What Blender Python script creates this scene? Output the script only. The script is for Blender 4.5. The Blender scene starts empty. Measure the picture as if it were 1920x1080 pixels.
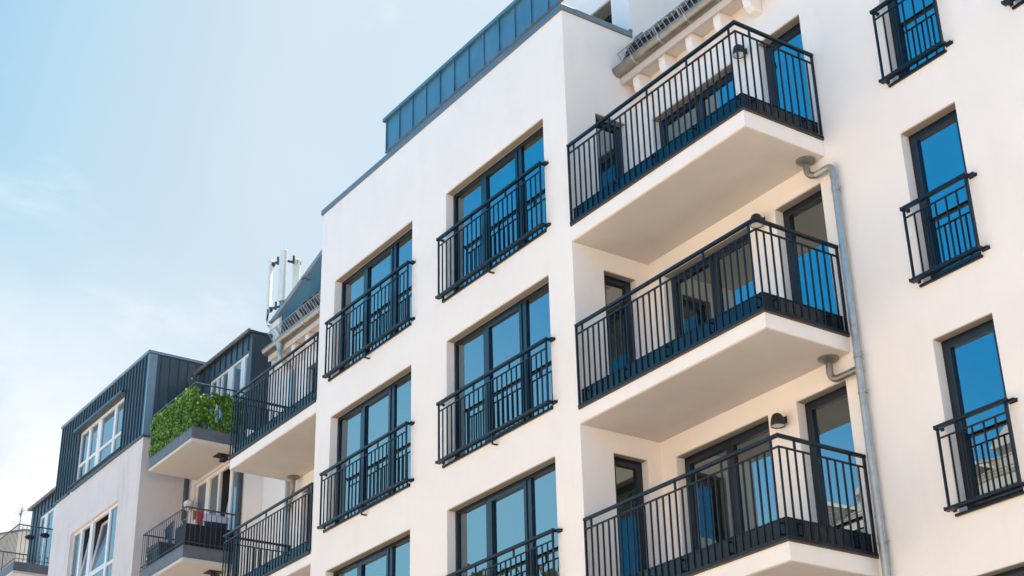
import bpy, math, random
from mathutils import Vector, Matrix
random.seed(7)
scene = bpy.context.scene
COL = scene.collection
R_ = math.radians

# ------------------------------------------------------------------ camera
RIGHT = Vector((0.5657068, 0.8243062, -0.0222500))
DOWN = Vector((-0.3749198, 0.2330812, -0.8972782))
FWD = Vector((-0.7344460, 0.5159384, 0.4409044))
cd = bpy.data.cameras.new("camera")
cd.sensor_width = 36.0
cd.lens = 2875.56 / 1920 * 36.0
cd.clip_start = 0.1
cd.clip_end = 2000
cam = bpy.data.objects.new("camera", cd)
COL.objects.link(cam)
cam.matrix_world = Matrix(((RIGHT.x, -DOWN.x, -FWD.x, 23.97057),
                           (RIGHT.y, -DOWN.y, -FWD.y, -12.30275),
                           (RIGHT.z, -DOWN.z, -FWD.z, -5.59482),
                           (0, 0, 0, 1)))
scene.camera = cam

# ------------------------------------------------------------------ light
SUN_DIR = Vector((-0.06, 0.38, 0.92)).normalized()      # towards the sun: high behind the houses
sun_el = math.asin(SUN_DIR.z)
sun_az = math.atan2(SUN_DIR.x, SUN_DIR.y)
world = bpy.data.worlds.new("World")
scene.world = world
world.use_nodes = True
wn, wl = world.node_tree.nodes, world.node_tree.links
wn.clear()
sky = wn.new("ShaderNodeTexSky")
sky.sky_type = 'NISHITA'
sky.sun_disc = False
sky.sun_elevation = sun_el
sky.sun_rotation = sun_az
sky.air_density = 1.0
sky.dust_density = 0.6
sky.ozone_density = 2.5
tc = wn.new("ShaderNodeTexCoord")


def wmath(op, a, b=None, clamp=False):
    m = wn.new("ShaderNodeMath"); m.operation = op; m.use_clamp = clamp
    for i, v in enumerate((a, b)):
        if v is None: continue
        if isinstance(v, (int, float)): m.inputs[i].default_value = v
        else: wl.new(v, m.inputs[i])
    return m.outputs[0]


def wrange(v, a, b, c=0.0, d=1.0):
    m = wn.new("ShaderNodeMapRange"); m.interpolation_type = 'SMOOTHSTEP'
    for k, x in (('From Min', a), ('From Max', b), ('To Min', c), ('To Max', d)): m.inputs[k].default_value = x
    wl.new(v, m.inputs['Value'])
    return m.outputs['Result']


def wdot(vec):
    m = wn.new("ShaderNodeVectorMath"); m.operation = 'DOT_PRODUCT'
    wl.new(tc.outputs['Generated'], m.inputs[0]); m.inputs[1].default_value = vec
    return m.outputs['Value']


def wnoise(scale, detail, rough, stretch, dist=.4):
    mp = wn.new("ShaderNodeMapping"); mp.inputs['Scale'].default_value = stretch
    wl.new(tc.outputs['Generated'], mp.inputs['Vector'])
    nz = wn.new("ShaderNodeTexNoise")
    nz.inputs['Scale'].default_value = scale; nz.inputs['Detail'].default_value = detail
    nz.inputs['Roughness'].default_value = rough; nz.inputs['Distortion'].default_value = dist
    wl.new(mp.outputs['Vector'], nz.inputs['Vector'])
    return nz.outputs['Fac']


def over(base, fac, col):
    mx = wn.new("ShaderNodeMixRGB")
    wl.new(fac, mx.inputs['Fac']); wl.new(base, mx.inputs['Color1'])
    mx.inputs['Color2'].default_value = (*col, 1)
    return mx.outputs['Color']


# thin veil of high haze on the sun's side of the sky, brighter towards the horizon, with a low cloud bank
VEIL = 0.82
sep = wn.new("ShaderNodeSeparateXYZ"); wl.new(tc.outputs['Generated'], sep.inputs['Vector'])
sunside = wrange(wdot((0.0, 1.0, 0.0)), -.30, .28)
veil_n = wrange(wnoise(1.3, 5, .5, (1, 1, 1.8), .8), .25, .75, .70, 1.0)
veil = wmath('MULTIPLY', wmath('MULTIPLY', sunside, veil_n), VEIL, True)
wsep0 = wn.new("ShaderNodeSeparateXYZ"); wl.new(tc.outputs['Generated'], wsep0.inputs['Vector'])
anti = wmath('MULTIPLY', wrange(wdot((0.0, -1.0, 0.0)), -.05, .45), wmath('MULTIPLY', wrange(wsep0.outputs['Z'], .78, .56), .92))        # deeper, clearer blue opposite the sun
wx = wn.new("ShaderNodeSeparateXYZ"); wl.new(tc.outputs['Generated'], wx.inputs['Vector'])
pale = wrange(wmath('ADD', wx.outputs['Z'], wmath('MULTIPLY', wx.outputs['X'], .8)), -.04, -.34)
blue = wn.new("ShaderNodeMixRGB")
blue.inputs['Color1'].default_value = (.20, 6.6, 14.2, 1); blue.inputs['Color2'].default_value = (5.6, 11.2, 14.6, 1)
wl.new(pale, blue.inputs['Fac'])
mb_ = wn.new("ShaderNodeMixRGB")
wl.new(anti, mb_.inputs['Fac']); wl.new(sky.outputs['Color'], mb_.inputs['Color1']); wl.new(blue.outputs['Color'], mb_.inputs['Color2'])
col = mb_.outputs['Color']
vcol = wn.new("ShaderNodeMixRGB")
vcol.inputs['Color1'].default_value = (2.45, 5.9, 7.8, 1); vcol.inputs['Color2'].default_value = (6.95, 8.0, 8.3, 1)
wl.new(wrange(wdot((0.0, 1.0, 0.0)), .06, .38), vcol.inputs['Fac'])
vm = wn.new("ShaderNodeMixRGB")
wl.new(veil, vm.inputs['Fac']); wl.new(col, vm.inputs['Color1']); wl.new(vcol.outputs['Color'], vm.inputs['Color2'])
col = vm.outputs['Color']
low = wrange(wmath('ADD', sep.outputs['Z'], wmath('MULTIPLY', sep.outputs['Y'], .55)), .64, .45)
low = wmath('MULTIPLY', low, wrange(wdot((0.0, 1.0, 0.0)), -.02, .15))
bank = wmath('MULTIPLY', wrange(wnoise(2.1, 8, .56, (1.5, 1.5, 3.0)), .28, .48, .42, 1.0), low)
col = over(col, wmath('MULTIPLY', bank, 1.0), (8.1, 8.2, 8.3))
wisp = wmath('MULTIPLY', wrange(wnoise(4.2, 9, .6, (1.2, 1.2, 2.2)), .56, .76), wmath('MULTIPLY', sunside, .45))
col = over(col, wisp, (7.8, 8.1, 8.3))
bg = wn.new("ShaderNodeBackground")
bg.inputs['Strength'].default_value = 0.05
wl.new(col, bg.inputs['Color'])
wo = wn.new("ShaderNodeOutputWorld")
wl.new(bg.outputs['Background'], wo.inputs['Surface'])

sl = bpy.data.lights.new("sun", 'SUN')
sl.energy = 5.0
sl.angle = R_(0.5)
sl.color = (1.0, 0.94, 0.86)
so = bpy.data.objects.new("sun", sl)
COL.objects.link(so)
so.rotation_euler = (-SUN_DIR).to_track_quat('-Z', 'Y').to_euler()
so.location = SUN_DIR * 60

scene.view_settings.view_transform = 'Standard'
scene.view_settings.look = 'None'
scene.view_settings.exposure = 1.36
scene.view_settings.gamma = 1.0
scene.view_settings.use_curve_mapping = False
scene.render.engine = 'CYCLES'
scene.cycles.max_bounces = 10
scene.cycles.diffuse_bounces = 8


# ------------------------------------------------------------------ materials
def mat(name, col, rough=0.6, metal=0.0, ior=1.5, var=0.0, vscale=3.0, bump=0.0, bscale=60.0,
        bdetail=4.0, rvar=0.0, stain=None, stain_scale=(1.2, 1.2, 0.25), spec=0.5):
    m = bpy.data.materials.new(name)
    m.use_nodes = True
    n, l = m.node_tree.nodes, m.node_tree.links
    b = n["Principled BSDF"]
    b.inputs['Base Color'].default_value = (*col, 1)
    b.inputs['Roughness'].default_value = rough
    b.inputs['Metallic'].default_value = metal
    b.inputs['IOR'].default_value = ior
    b.inputs['Specular IOR Level'].default_value = spec
    tcn = n.new("ShaderNodeTexCoord")
    last = None
    if var > 0:
        t = n.new("ShaderNodeTexNoise")
        t.inputs['Scale'].default_value = vscale
        t.inputs['Detail'].default_value = 7
        t.inputs['Roughness'].default_value = 0.6
        l.new(tcn.outputs['Object'], t.inputs['Vector'])
        r = n.new("ShaderNodeMapRange")
        r.inputs['From Min'].default_value = 0.3
        r.inputs['From Max'].default_value = 0.7
        r.inputs['To Min'].default_value = 1 - var
        r.inputs['To Max'].default_value = 1 + var
        l.new(t.outputs['Fac'], r.inputs['Value'])
        mx = n.new("ShaderNodeMixRGB"); mx.blend_type = 'MULTIPLY'
        mx.inputs['Fac'].default_value = 1
        mx.inputs['Color1'].default_value = (*col, 1)
        l.new(r.outputs['Result'], mx.inputs['Color2'])
        last = mx.outputs['Color']
        if rvar > 0:
            r2 = n.new("ShaderNodeMapRange")
            r2.inputs['From Min'].default_value = 0.3
            r2.inputs['From Max'].default_value = 0.7
            r2.inputs['To Min'].default_value = max(0.02, rough - rvar)
            r2.inputs['To Max'].default_value = rough + rvar
            l.new(t.outputs['Fac'], r2.inputs['Value'])
            l.new(r2.outputs['Result'], b.inputs['Roughness'])
    if stain:
        mpn = n.new("ShaderNodeMapping")
        mpn.inputs['Scale'].default_value = stain_scale
        l.new(tcn.outputs['Object'], mpn.inputs['Vector'])
        t = n.new("ShaderNodeTexNoise")
        t.inputs['Scale'].default_value = 2.2
        t.inputs['Detail'].default_value = 8
        t.inputs['Roughness'].default_value = 0.65
        l.new(mpn.outputs['Vector'], t.inputs['Vector'])
        r = n.new("ShaderNodeMapRange")
        r.inputs['From Min'].default_value = 0.52
        r.inputs['From Max'].default_value = 0.80
        r.inputs['To Max'].default_value = stain[3]
        l.new(t.outputs['Fac'], r.inputs['Value'])
        mx = n.new("ShaderNodeMixRGB")
        mx.inputs['Color2'].default_value = (*stain[:3], 1)
        if last: l.new(last, mx.inputs['Color1'])
        else: mx.inputs['Color1'].default_value = (*col, 1)
        l.new(r.outputs['Result'], mx.inputs['Fac'])
        last = mx.outputs['Color']
    if last: l.new(last, b.inputs['Base Color'])
    if bump > 0:
        t = n.new("ShaderNodeTexNoise")
        t.inputs['Scale'].default_value = bscale
        t.inputs['Detail'].default_value = bdetail
        l.new(tcn.outputs['Object'], t.inputs['Vector'])
        bp = n.new("ShaderNodeBump")
        bp.inputs['Strength'].default_value = bump
        bp.inputs['Distance'].default_value = 0.01
        l.new(t.outputs['Fac'], bp.inputs['Height'])
        l.new(bp.outputs['Normal'], b.inputs['Normal'])
    return m


M = {}
M['stucco'] = mat('white_stucco', (.87, .80, .745), .9, var=.03, vscale=.7, bump=.55, bscale=130,
                  stain=(.62, .58, .54, .22), stain_scale=(1.0, 1.0, .35))
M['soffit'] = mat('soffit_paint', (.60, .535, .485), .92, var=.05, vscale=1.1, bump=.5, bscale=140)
M['grey_stucco'] = mat('grey_stucco', (.70, .60, .56), .92, var=.05, vscale=1.2, bump=.6, bscale=90,
                       stain=(.46, .41, .40, .55), stain_scale=(1.6, 1.6, .3))
M['black'] = mat('anthracite_paint', (.004, .010, .019), .33, var=.12, vscale=6, rvar=.06, bump=.04, bscale=40, spec=.3)
M['frame'] = mat('anthracite_frame', (.006, .012, .021), .30, var=.08, vscale=4)
M['white_frame'] = mat('white_frame', (.74, .70, .67), .4, var=.03, vscale=5)
M['zinc'] = mat('zinc_sheet', (.10, .215, .27), .45, .45, var=.16, vscale=2.2, rvar=.10, bump=.12, bscale=7,
                stain=(.22, .36, .44, .4))
M['dark_zinc'] = mat('dark_zinc_sheet', (.062, .084, .105), .45, .45, var=.14, vscale=2.5, rvar=.08, bump=.10, bscale=6,
                     stain=(.10, .12, .14, .4))
M['galv'] = mat('galvanised_steel', (.42, .42, .41), .40, .65, var=.14, vscale=9, rvar=.10, bump=.06, bscale=20)
M['cap'] = mat('coping_sheet', (.17, .20, .225), .4, .6, var=.12, vscale=4, rvar=.08)
M['edge'] = mat('grey_fascia_sheet', (.13, .135, .15), .6, .2, var=.2, vscale=8, stain=(.25, .25, .26, .4))
M['zinc_light'] = mat('zinc_light_sheet', (.20, .28, .34), .42, .5, var=.12, vscale=3, rvar=.08)
M['galv_dull'] = mat('dull_galvanised_steel', (.27, .255, .22), .42, .8, var=.2, vscale=9, rvar=.1)
M['gutter'] = mat('gutter_zinc', (.30, .275, .24), .38, .8, var=.18, vscale=6, rvar=.1, bump=.06, bscale=15)
M['lintel_shade'] = mat('lintel_shade_brown', (.27, .225, .185), .92, var=.06, vscale=2, bump=.5, bscale=120)  # brown of the added sheets under window heads, darkened to stand in for shade
M['tile'] = mat('roof_tile', (.012, .018, .026), .55, var=.25, vscale=5, rvar=.1, bump=.2, bscale=30)
M['lamp_black'] = mat('lamp_housing', (.012, .011, .012), .5, var=.1, vscale=8)
M['diffuser'] = mat('lamp_glass', (.62, .56, .53), .35)
M['antenna'] = mat('antenna_plastic', (.74, .72, .64), .5, var=.03, vscale=3)
M['leaf'] = None
M['asphalt'] = mat('asphalt', (.33, .305, .275), .9, var=.2, vscale=3, bump=.4, bscale=80)
M['paving'] = mat('paving', (.62, .54, .45), .9, var=.15, vscale=5, bump=.3, bscale=30)
M['facade'] = mat('beige_render', (.80, .68, .55), .9, var=.06, vscale=1, bump=.2, bscale=60, stain=(.42, .34, .27, .4))
M['trim'] = mat('pale_trim', (.70, .66, .60), .8, var=.05, vscale=3)
M['red_tile'] = mat('clay_tile', (.25, .185, .135), .8, var=.5, vscale=9, bump=.6, bscale=20, stain=(.50, .46, .40, .6), stain_scale=(1, 6, 6))
M['rust_wall'] = mat('weathered_wall', (.62, .56, .46), .9, var=.08, vscale=1.5, stain=(.30, .13, .06, .75), stain_scale=(2.6, 2.6, .22))
M['bark'] = mat('bark', (.09, .07, .05), .95, var=.3, vscale=9, bump=.6, bscale=30)
M['fabric_black'] = mat('black_screen', (.012, .012, .015), .85, var=.2, vscale=20, bump=.2, bscale=200)
M['reed'] = mat('grey_screen', (.07, .085, .10), .85, var=.2, vscale=15)
M['plastic_grey'] = mat('grey_plastic', (.035, .042, .05), .5, var=.1, vscale=6)
M['red'] = mat('red_cloth', (.45, .03, .04), .9, var=.2, vscale=12)
M['lilac'] = mat('lilac_cloth', (.55, .52, .66), .9, var=.1, vscale=12)
M['navy'] = mat('navy_cloth', (.02, .03, .07), .9, var=.2, vscale=12)
M['blue'] = mat('blue_cloth', (.035, .06, .13), .9, var=.2, vscale=12)
M['brown'] = mat('brown_cloth', (.22, .12, .07), .9, var=.2, vscale=12)
M['wood'] = mat('dark_wood', (.06, .045, .035), .7, var=.2, vscale=10)
M['dark_room'] = mat('dark_interior', (.035, .032, .030), .9)
M['cable'] = mat('cable_rubber', (.02, .03, .045), .6)


def glass_mat(name, base, ior, wav, tint):
    """coated double glazing: dark room behind, cool-tinted mirror in front"""
    m = bpy.data.materials.new(name)
    m.use_nodes = True
    n, l = m.node_tree.nodes, m.node_tree.links
    b = n["Principled BSDF"]
    b.inputs['Base Color'].default_value = (*base, 1)
    b.inputs['Roughness'].default_value = .5
    b.inputs['Specular IOR Level'].default_value = 0
    tcn = n.new("ShaderNodeTexCoord")
    t = n.new("ShaderNodeTexNoise")
    t.inputs['Scale'].default_value = 1.1
    t.inputs['Detail'].default_value = 1
    l.new(tcn.outputs['Object'], t.inputs['Vector'])
    bp = n.new("ShaderNodeBump")
    bp.inputs['Strength'].default_value = wav
    bp.inputs['Distance'].default_value = 0.02
    l.new(t.outputs['Fac'], bp.inputs['Height'])
    gl = n.new("ShaderNodeBsdfGlossy")
    gl.inputs['Roughness'].default_value = .01
    gl.inputs['Color'].default_value = (*tint, 1)
    l.new(bp.outputs['Normal'], gl.inputs['Normal'])
    fr = n.new("ShaderNodeFresnel"); fr.inputs['IOR'].default_value = ior
    mx = n.new("ShaderNodeMixShader")
    l.new(fr.outputs['Fac'], mx.inputs['Fac'])
    l.new(b.outputs['BSDF'], mx.inputs[1]); l.new(gl.outputs['BSDF'], mx.inputs[2])
    l.new(mx.outputs['Shader'], n['Material Output'].inputs['Surface'])
    return m


M['glass'] = glass_mat('window_glass', (.012, .010, .008), 3.2, .12, (.80, .95, 1.0))
M['glass_pale'] = glass_mat('window_glass_curtained', (.10, .11, .12), 2.4, .12, (.75, .93, 1.0))


def leaf_mat(name, c1, c2):
    m = bpy.data.materials.new(name)
    m.use_nodes = True
    n, l = m.node_tree.nodes, m.node_tree.links
    b = n["Principled BSDF"]
    g = n.new("ShaderNodeNewGeometry")
    r = n.new("ShaderNodeValToRGB")
    r.color_ramp.elements[0].color = (*c1, 1)
    r.color_ramp.elements[1].color = (*c2, 1)
    l.new(g.outputs['Random Per Island'], r.inputs['Fac'])
    l.new(r.outputs['Color'], b.inputs['Base Color'])
    b.inputs['Roughness'].default_value = .5
    tr = n.new("ShaderNodeBsdfTranslucent")
    l.new(r.outputs['Color'], tr.inputs['Color'])
    mx = n.new("ShaderNodeMixShader")
    mx.inputs['Fac'].default_value = .35
    l.new(b.outputs['BSDF'], mx.inputs[1]); l.new(tr.outputs['BSDF'], mx.inputs[2])
    l.new(mx.outputs['Shader'], n['Material Output'].inputs['Surface'])
    return m


M['leaf'] = leaf_mat('ivy_leaf', (.03, .11, .010), (.26, .44, .04))
M['tree_leaf'] = leaf_mat('autumn_leaf', (.07, .09, .02), (.26, .21, .05))


# ------------------------------------------------------------------ mesh builder
class MB:
    def __init__(self):
        self.v, self.f = [], []

    def quad(self, *pts):
        i = len(self.v)
        self.v += [tuple(p) for p in pts]
        self.f.append(tuple(range(i, i + len(pts))))
        return self

    def box(self, x0, x1, y0, y1, z0, z1):
        if x0 > x1: x0, x1 = x1, x0
        if y0 > y1: y0, y1 = y1, y0
        if z0 > z1: z0, z1 = z1, z0
        i = len(self.v)
        self.v += [(x0, y0, z0), (x1, y0, z0), (x1, y1, z0), (x0, y1, z0),
                   (x0, y0, z1), (x1, y0, z1), (x1, y1, z1), (x0, y1, z1)]
        for q in ((0, 3, 2, 1), (4, 5, 6, 7), (0, 1, 5, 4), (1, 2, 6, 5), (2, 3, 7, 6), (3, 0, 4, 7)):
            self.f.append(tuple(i + k for k in q))
        return self

    def prism(self, poly, axis, a, b):
        """extrude a polygon (list of 2-D points) along an axis from a to b"""
        def P(u, v, w):
            return {'x': (w, u, v), 'y': (u, w, v), 'z': (u, v, w)}[axis]
        i = len(self.v); n = len(poly)
        self.v += [P(u, v, a) for u, v in poly] + [P(u, v, b) for u, v in poly]
        self.f.append(tuple(i + k for k in reversed(range(n))))
        self.f.append(tuple(i + n + k for k in range(n)))
        for k in range(n):
            k2 = (k + 1) % n
            self.f.append((i + k, i + k2, i + n + k2, i + n + k))
        return self

    def bar(self, p, q, w, h=None, up=(0, 0, 1)):
        """rectangular bar from p to q, w wide, h high"""
        h = h or w
        p, q = Vector(p), Vector(q)
        d = (q - p).normalized()
        u = Vector(up)
        if abs(d.dot(u)) > .98: u = Vector((0, 1, 0))
        s = d.cross(u).normalized(); u = s.cross(d).normalized()
        i = len(self.v)
        for c in (p, q):
            for a, b in ((-1, -1), (1, -1), (1, 1), (-1, 1)):
                self.v.append(tuple(c + s * (a * w / 2) + u * (b * h / 2)))
        for k in range(4):
            k2 = (k + 1) % 4
            self.f.append((i + k, i + k2, i + 4 + k2, i + 4 + k))
        self.f.append((i + 3, i + 2, i + 1, i)); self.f.append((i + 4, i + 5, i + 6, i + 7))
        return self

    def tube(self, pts, r, n=12, caps=True):
        pts = [Vector(p) for p in pts]
        rs = r if isinstance(r, (list, tuple)) else [r] * len(pts)
        rings = []
        ref = None
        for k, p in enumerate(pts):
            if k == 0: d = pts[1] - p
            elif k == len(pts) - 1: d = p - pts[k - 1]
            else: d = (pts[k + 1] - p).normalized() + (p - pts[k - 1]).normalized()
            d.normalize()
            if ref is None:
                ref = Vector((0, 0, 1)) if abs(d.z) < .9 else Vector((1, 0, 0))
            s = d.cross(ref).normalized(); u = s.cross(d).normalized(); ref = u
            i = len(self.v)
            for j in range(n):
                a = 2 * math.pi * j / n
                self.v.append(tuple(p + (s * math.cos(a) + u * math.sin(a)) * rs[k]))
            rings.append(i)
        for a, b in zip(rings, rings[1:]):
            for j in range(n):
                j2 = (j + 1) % n
                self.f.append((a + j, a + j2, b + j2, b + j))
        if caps:
            self.f.append(tuple(rings[0] + j for j in reversed(range(n))))
            self.f.append(tuple(rings[-1] + j for j in range(n)))
        return self

    def lathe(self, prof, cx, cy, n=20, cap0=True, cap1=True):
        """profile of (radius, z) turned about a vertical axis"""
        rings = []
        for r, z in prof:
            i = len(self.v)
            for j in range(n):
                a = 2 * math.pi * j / n
                self.v.append((cx + r * math.cos(a), cy + r * math.sin(a), z))
            rings.append(i)
        for a, b in zip(rings, rings[1:]):
            for j in range(n):
                j2 = (j + 1) % n
                self.f.append((a + j, a + j2, b + j2, b + j))
        if cap0: self.f.append(tuple(rings[0] + j for j in reversed(range(n))))
        if cap1: self.f.append(tuple(rings[-1] + j for j in range(n)))
        return self

    def wall(self, axis, c, u0, u1, v0, v1, holes, rev):
        """flat wall at axis = c with rectangular openings whose reveals run to c + rev"""
        us = sorted({u0, u1, *[h[0] for h in holes], *[h[1] for h in holes]})
        vs = sorted({v0, v1, *[h[2] for h in holes], *[h[3] for h in holes]})
        us = [u for u in us if u0 <= u <= u1]; vs = [v for v in vs if v0 <= v <= v1]

        def P(u, v, w):
            return (u, w, v) if axis == 'y' else (w, u, v)
        idx = {}

        def vi(u, v):
            if (u, v) not in idx:
                idx[(u, v)] = len(self.v); self.v.append(P(u, v, c))
            return idx[(u, v)]
        for a, b in zip(us, us[1:]):
            for d, e in zip(vs, vs[1:]):
                mu, mv = (a + b) / 2, (d + e) / 2
                if any(h[0] < mu < h[1] and h[2] < mv < h[3] for h in holes): continue
                self.f.append((vi(a, d), vi(b, d), vi(b, e), vi(a, e)))
        for h in holes:
            r = h[4] if len(h) > 4 else rev
            a, b, d, e = h[:4]
            for p, q in (((a, d), (b, d)), ((b, d), (b, e)), ((b, e), (a, e)), ((a, e), (a, d))):
                self.quad(P(*p, c), P(*q, c), P(*q, c + r), P(*p, c + r))
        return self

    def build(self, name, material, parent=None, off=(0, 0, 0), smooth=False, bevel=0.0):
        me = bpy.data.meshes.new(name)
        o = Vector(off)
        me.from_pydata([tuple(Vector(v) - o) for v in self.v], [], self.f)
        me.update()
        me.materials.append(material)
        if smooth:
            for p in me.polygons: p.use_smooth = True
        ob = bpy.data.objects.new(name, me)
        COL.objects.link(ob)
        if parent is not None:
            ob.parent = parent
        else:
            ob.location = off
        if bevel > 0:
            md = ob.modifiers.new('bevel', 'BEVEL')
            md.width = bevel; md.segments = 2; md.limit_method = 'ANGLE'
        if smooth:
            me.shade_smooth() if hasattr(me, 'shade_smooth') else None
            md = ob.modifiers.new('edges', 'EDGE_SPLIT'); md.split_angle = R_(40)
        return ob


def thing(name, label, cat, loc=(0, 0, 0), group=None):
    o = bpy.data.objects.new(name, None)
    COL.objects.link(o)
    o.empty_display_size = .2
    o.location = loc
    o['label'] = label; o['category'] = cat
    if group: o['group'] = group
    return o


def tag(o, label, cat, group=None):
    o['label'] = label; o['category'] = cat
    if group: o['group'] = group
    return o


class T:
    """a thing whose parts are given in world coordinates"""
    def __init__(self, name, label, cat, loc, group=None):
        self.e = thing(name, label, cat, loc, group)
        self.loc = loc

    def part(self, mb, name, material, parent=None, **k):
        return mb.build(name, material, parent or self.e, self.loc, **k)


def structure(o):
    o['kind'] = 'structure'
    return o


# ------------------------------------------------------------------ ground
GZ = -7.3
g = MB(); g.quad((-400, -400, GZ), (400, -400, GZ), (400, 400, GZ), (-400, 400, GZ))
structure(g.build('ground', M['paving']))
g = MB(); g.quad((-200, -14.0, GZ + .004), (200, -14.0, GZ + .004), (200, -4.6, GZ + .004), (-200, -4.6, GZ + .004))
structure(g.build('road', M['asphalt']))
g = MB(); g.box(-200, 200, -4.6, -.6, GZ + .001, GZ + .13)
structure(g.build('pavement', M['paving']))
g = MB(); g.box(-200, 200, -18.0, -14.0, GZ + .001, GZ + .13)
structure(g.build('far_pavement', M['paving']))

# ------------------------------------------------------------------ the white apartment building
W = 8.03          # bay width
D = 1.446         # main wall plane
XL, XR = -5.2, 20.5
REV = .158
OT = {2: 7.53, 1: 4.748, 0: 1.862, -1: -1.04}
SB = {k: -.33 + 2.9 * k for k in (-1, 0, 1, 2)}
DT = {2: 7.474, 1: 4.701, 0: 1.827, -1: -1.07}
RT = {2: 7.49, 1: 4.715, 0: 1.829, -1: -1.075}
FLOOR = {2: 5.29, 1: 2.365, 0: -.525, -1: -3.42}
UNDER = {2: 5.03, 1: 2.139, 0: -.772, -1: -3.66}
COLS = {1: (.576, 3.436), 2: (4.548, 7.42)}
WTOP = 9.23
ORG = (0, 0, GZ)
bld = T('apartment_building', 'large white apartment block with projecting bay, black-framed windows and open balconies', 'building', ORG)

bay_holes = [(c[0], c[1], SB[k] + .03, OT[k]) for c in COLS.values() for k in (-1, 0, 1, 2)]
mb = MB()
mb.wall('y', 0, 0, W, GZ, WTOP, bay_holes, REV)
side_holes = [(.574, 1.188, FLOOR[k] + .02, {2: 7.483, 1: 4.716, 0: 1.828, -1: -1.07}[k], -.14) for k in (-1, 0, 1, 2)]
mb.wall('x', W, 0, D, GZ, WTOP, side_holes, -.14)
mb.wall('x', 0, 0, D, GZ, WTOP, [], .1)
mb.quad((0, 0, WTOP), (W, 0, WTOP), (W, D + .02, WTOP), (0, D + .02, WTOP))
EAVE = 8.30
RD1 = (8.359, 10.256); RD2 = (10.791, 11.681)
RW1 = (13.113, 14.009); RW2 = (15.105, 16.0); RW3 = (17.1, 18.0)
holes = []
for k in (-1, 0, 1, 2):
    holes.append((*RD1, FLOOR[k] + .03, DT[k])); holes.append((*RD2, FLOOR[k] + .03, DT[k]))
    for rw in (RW1, RW2, RW3): holes.append((*rw, -.37 + 2.9 * k + .03, RT[k]))
mb.wall('y', D, W, XR, GZ, EAVE, holes, REV)
LD1 = (-2.0, -.33); LD2 = (-3.34, -2.42)
lholes = []
for k in (-1, 0, 1, 2):
    lholes.append((*LD1, FLOOR[k] + .03, DT[k])); lholes.append((*LD2, FLOOR[k] + .03, DT[k]))
mb.wall('y', D, XL, 0, GZ, EAVE - .15, lholes, REV)
# ends and back
mb.quad((XL, D, GZ), (XL, 12, GZ), (XL, 12, EAVE - .15), (XL, D, EAVE - .15))
mb.quad((XR, D, GZ), (XR, 12, GZ), (XR, 12, EAVE), (XR, D, EAVE))
mb.quad((XL, 12, GZ), (XR, 12, GZ), (XR, 12, EAVE), (XL, 12, EAVE))
wall_o = bld.part(mb, 'wall', M['stucco'])

# attic storey above the bay
AZ0, AZ1, ATOP = WTOP + .002, 11.166, 11.93
mb = MB()
mb.wall('y', D, 0, 8.01, AZ0, ATOP, [(4.75, 7.54, 9.36, 10.36, .30)], .30)
mb.wall('x', 8.01, D, 7.5, 8.4, ATOP, [], .1)
mb.wall('x', 0, D, 7.5, 8.4, ATOP, [], .1)
mb.quad((0, D, ATOP), (8.01, D, ATOP), (8.01, 7.5, ATOP), (0, 7.5, ATOP))
mb.quad((0, 7.5, 8.4), (8.01, 7.5, 8.4), (8.01, 7.5, ATOP), (0, 7.5, ATOP))
bld.part(mb, 'attic_wall', M['stucco'])
mb = MB()
mb.box(-.03, 8.04, D - .035, D - .003, AZ1, 11.90)
for i in range(16):
    x = .02 + i * .528
    mb.box(x - .014, x + .014, D - .062, D - .034, AZ1 + .005, 11.90)
mb.box(8.013, 8.04, D - .003, 7.5, AZ1, 11.90)
for y in (2.0, 2.5, 3.0, 3.5): mb.box(8.039, 8.065, y - .012, y + .012, AZ1, 11.9)
zc = bld.part(mb, 'zinc_cladding', M['zinc'])
mb = MB(); mb.box(-.07, 8.09, D - .10, D - .005, 11.901, 11.975); mb.box(-.07, 8.09, D - .004, 7.5, 11.932, 11.975)
bld.part(mb, 'coping', M['zinc'], zc)
mb = MB(); mb.box(-.03, 8.03, D - .050, D - .003, AZ1 - .035, AZ1 - .002)
bld.part(mb, 'drip_edge', M['edge'], zc)

# bay coping with the upstand behind it
mb = MB()
mb.box(-.035, 2.70, -.035, .24, WTOP, WTOP + .105)
mb.box(2.712, 5.33, -.035, .24, WTOP, WTOP + .105)
mb.box(5.342, W + .03, -.035, .24, WTOP, WTOP + .105)
mb.box(2.70, 2.712, -.041, .24, WTOP - .004, WTOP + .110)
mb.box(5.33, 5.342, -.041, .24, WTOP - .004, WTOP + .110)
mb.box(W - .25, W + .03, .24, D - .01, WTOP, WTOP + .105)
mb.box(-.035, .25, .24, D - .01, WTOP, WTOP + .105)
mb.box(W - .02, W + .034, D - .06, D - .008, WTOP + .105, WTOP + .16)
bld.part(mb, 'bay_coping', M['cap'], bevel=.008)
mb = MB(); mb.box(W - .22, W - .03, .03, D - .24, WTOP + .106, WTOP + .165); mb.box(W - .19, W - .06, .07, D - .28, WTOP + .165, WTOP + .185)
bld.part(mb, 'terrace_upstand', M['zinc'], bevel=.006)


def frame_ring(mb, x0, x1, z0, z1, y0, y1, t, axis='y'):
    if axis == 'y':
        mb.box(x0, x0 + t, y0, y1, z0, z1); mb.box(x1 - t, x1, y0, y1, z0, z1)
        mb.box(x0 + t, x1 - t, y0, y1, z0, z0 + t); mb.box(x0 + t, x1 - t, y0, y1, z1 - t, z1)
    else:
        mb.box(y0, y1, x0, x0 + t, z0, z1); mb.box(y0, y1, x1 - t, x1, z0, z1)
        mb.box(y0, y1, x0 + t, x1 - t, z0, z0 + t); mb.box(y0, y1, x0 + t, x1 - t, z1 - t, z1)


PR = random.Random(11)


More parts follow.
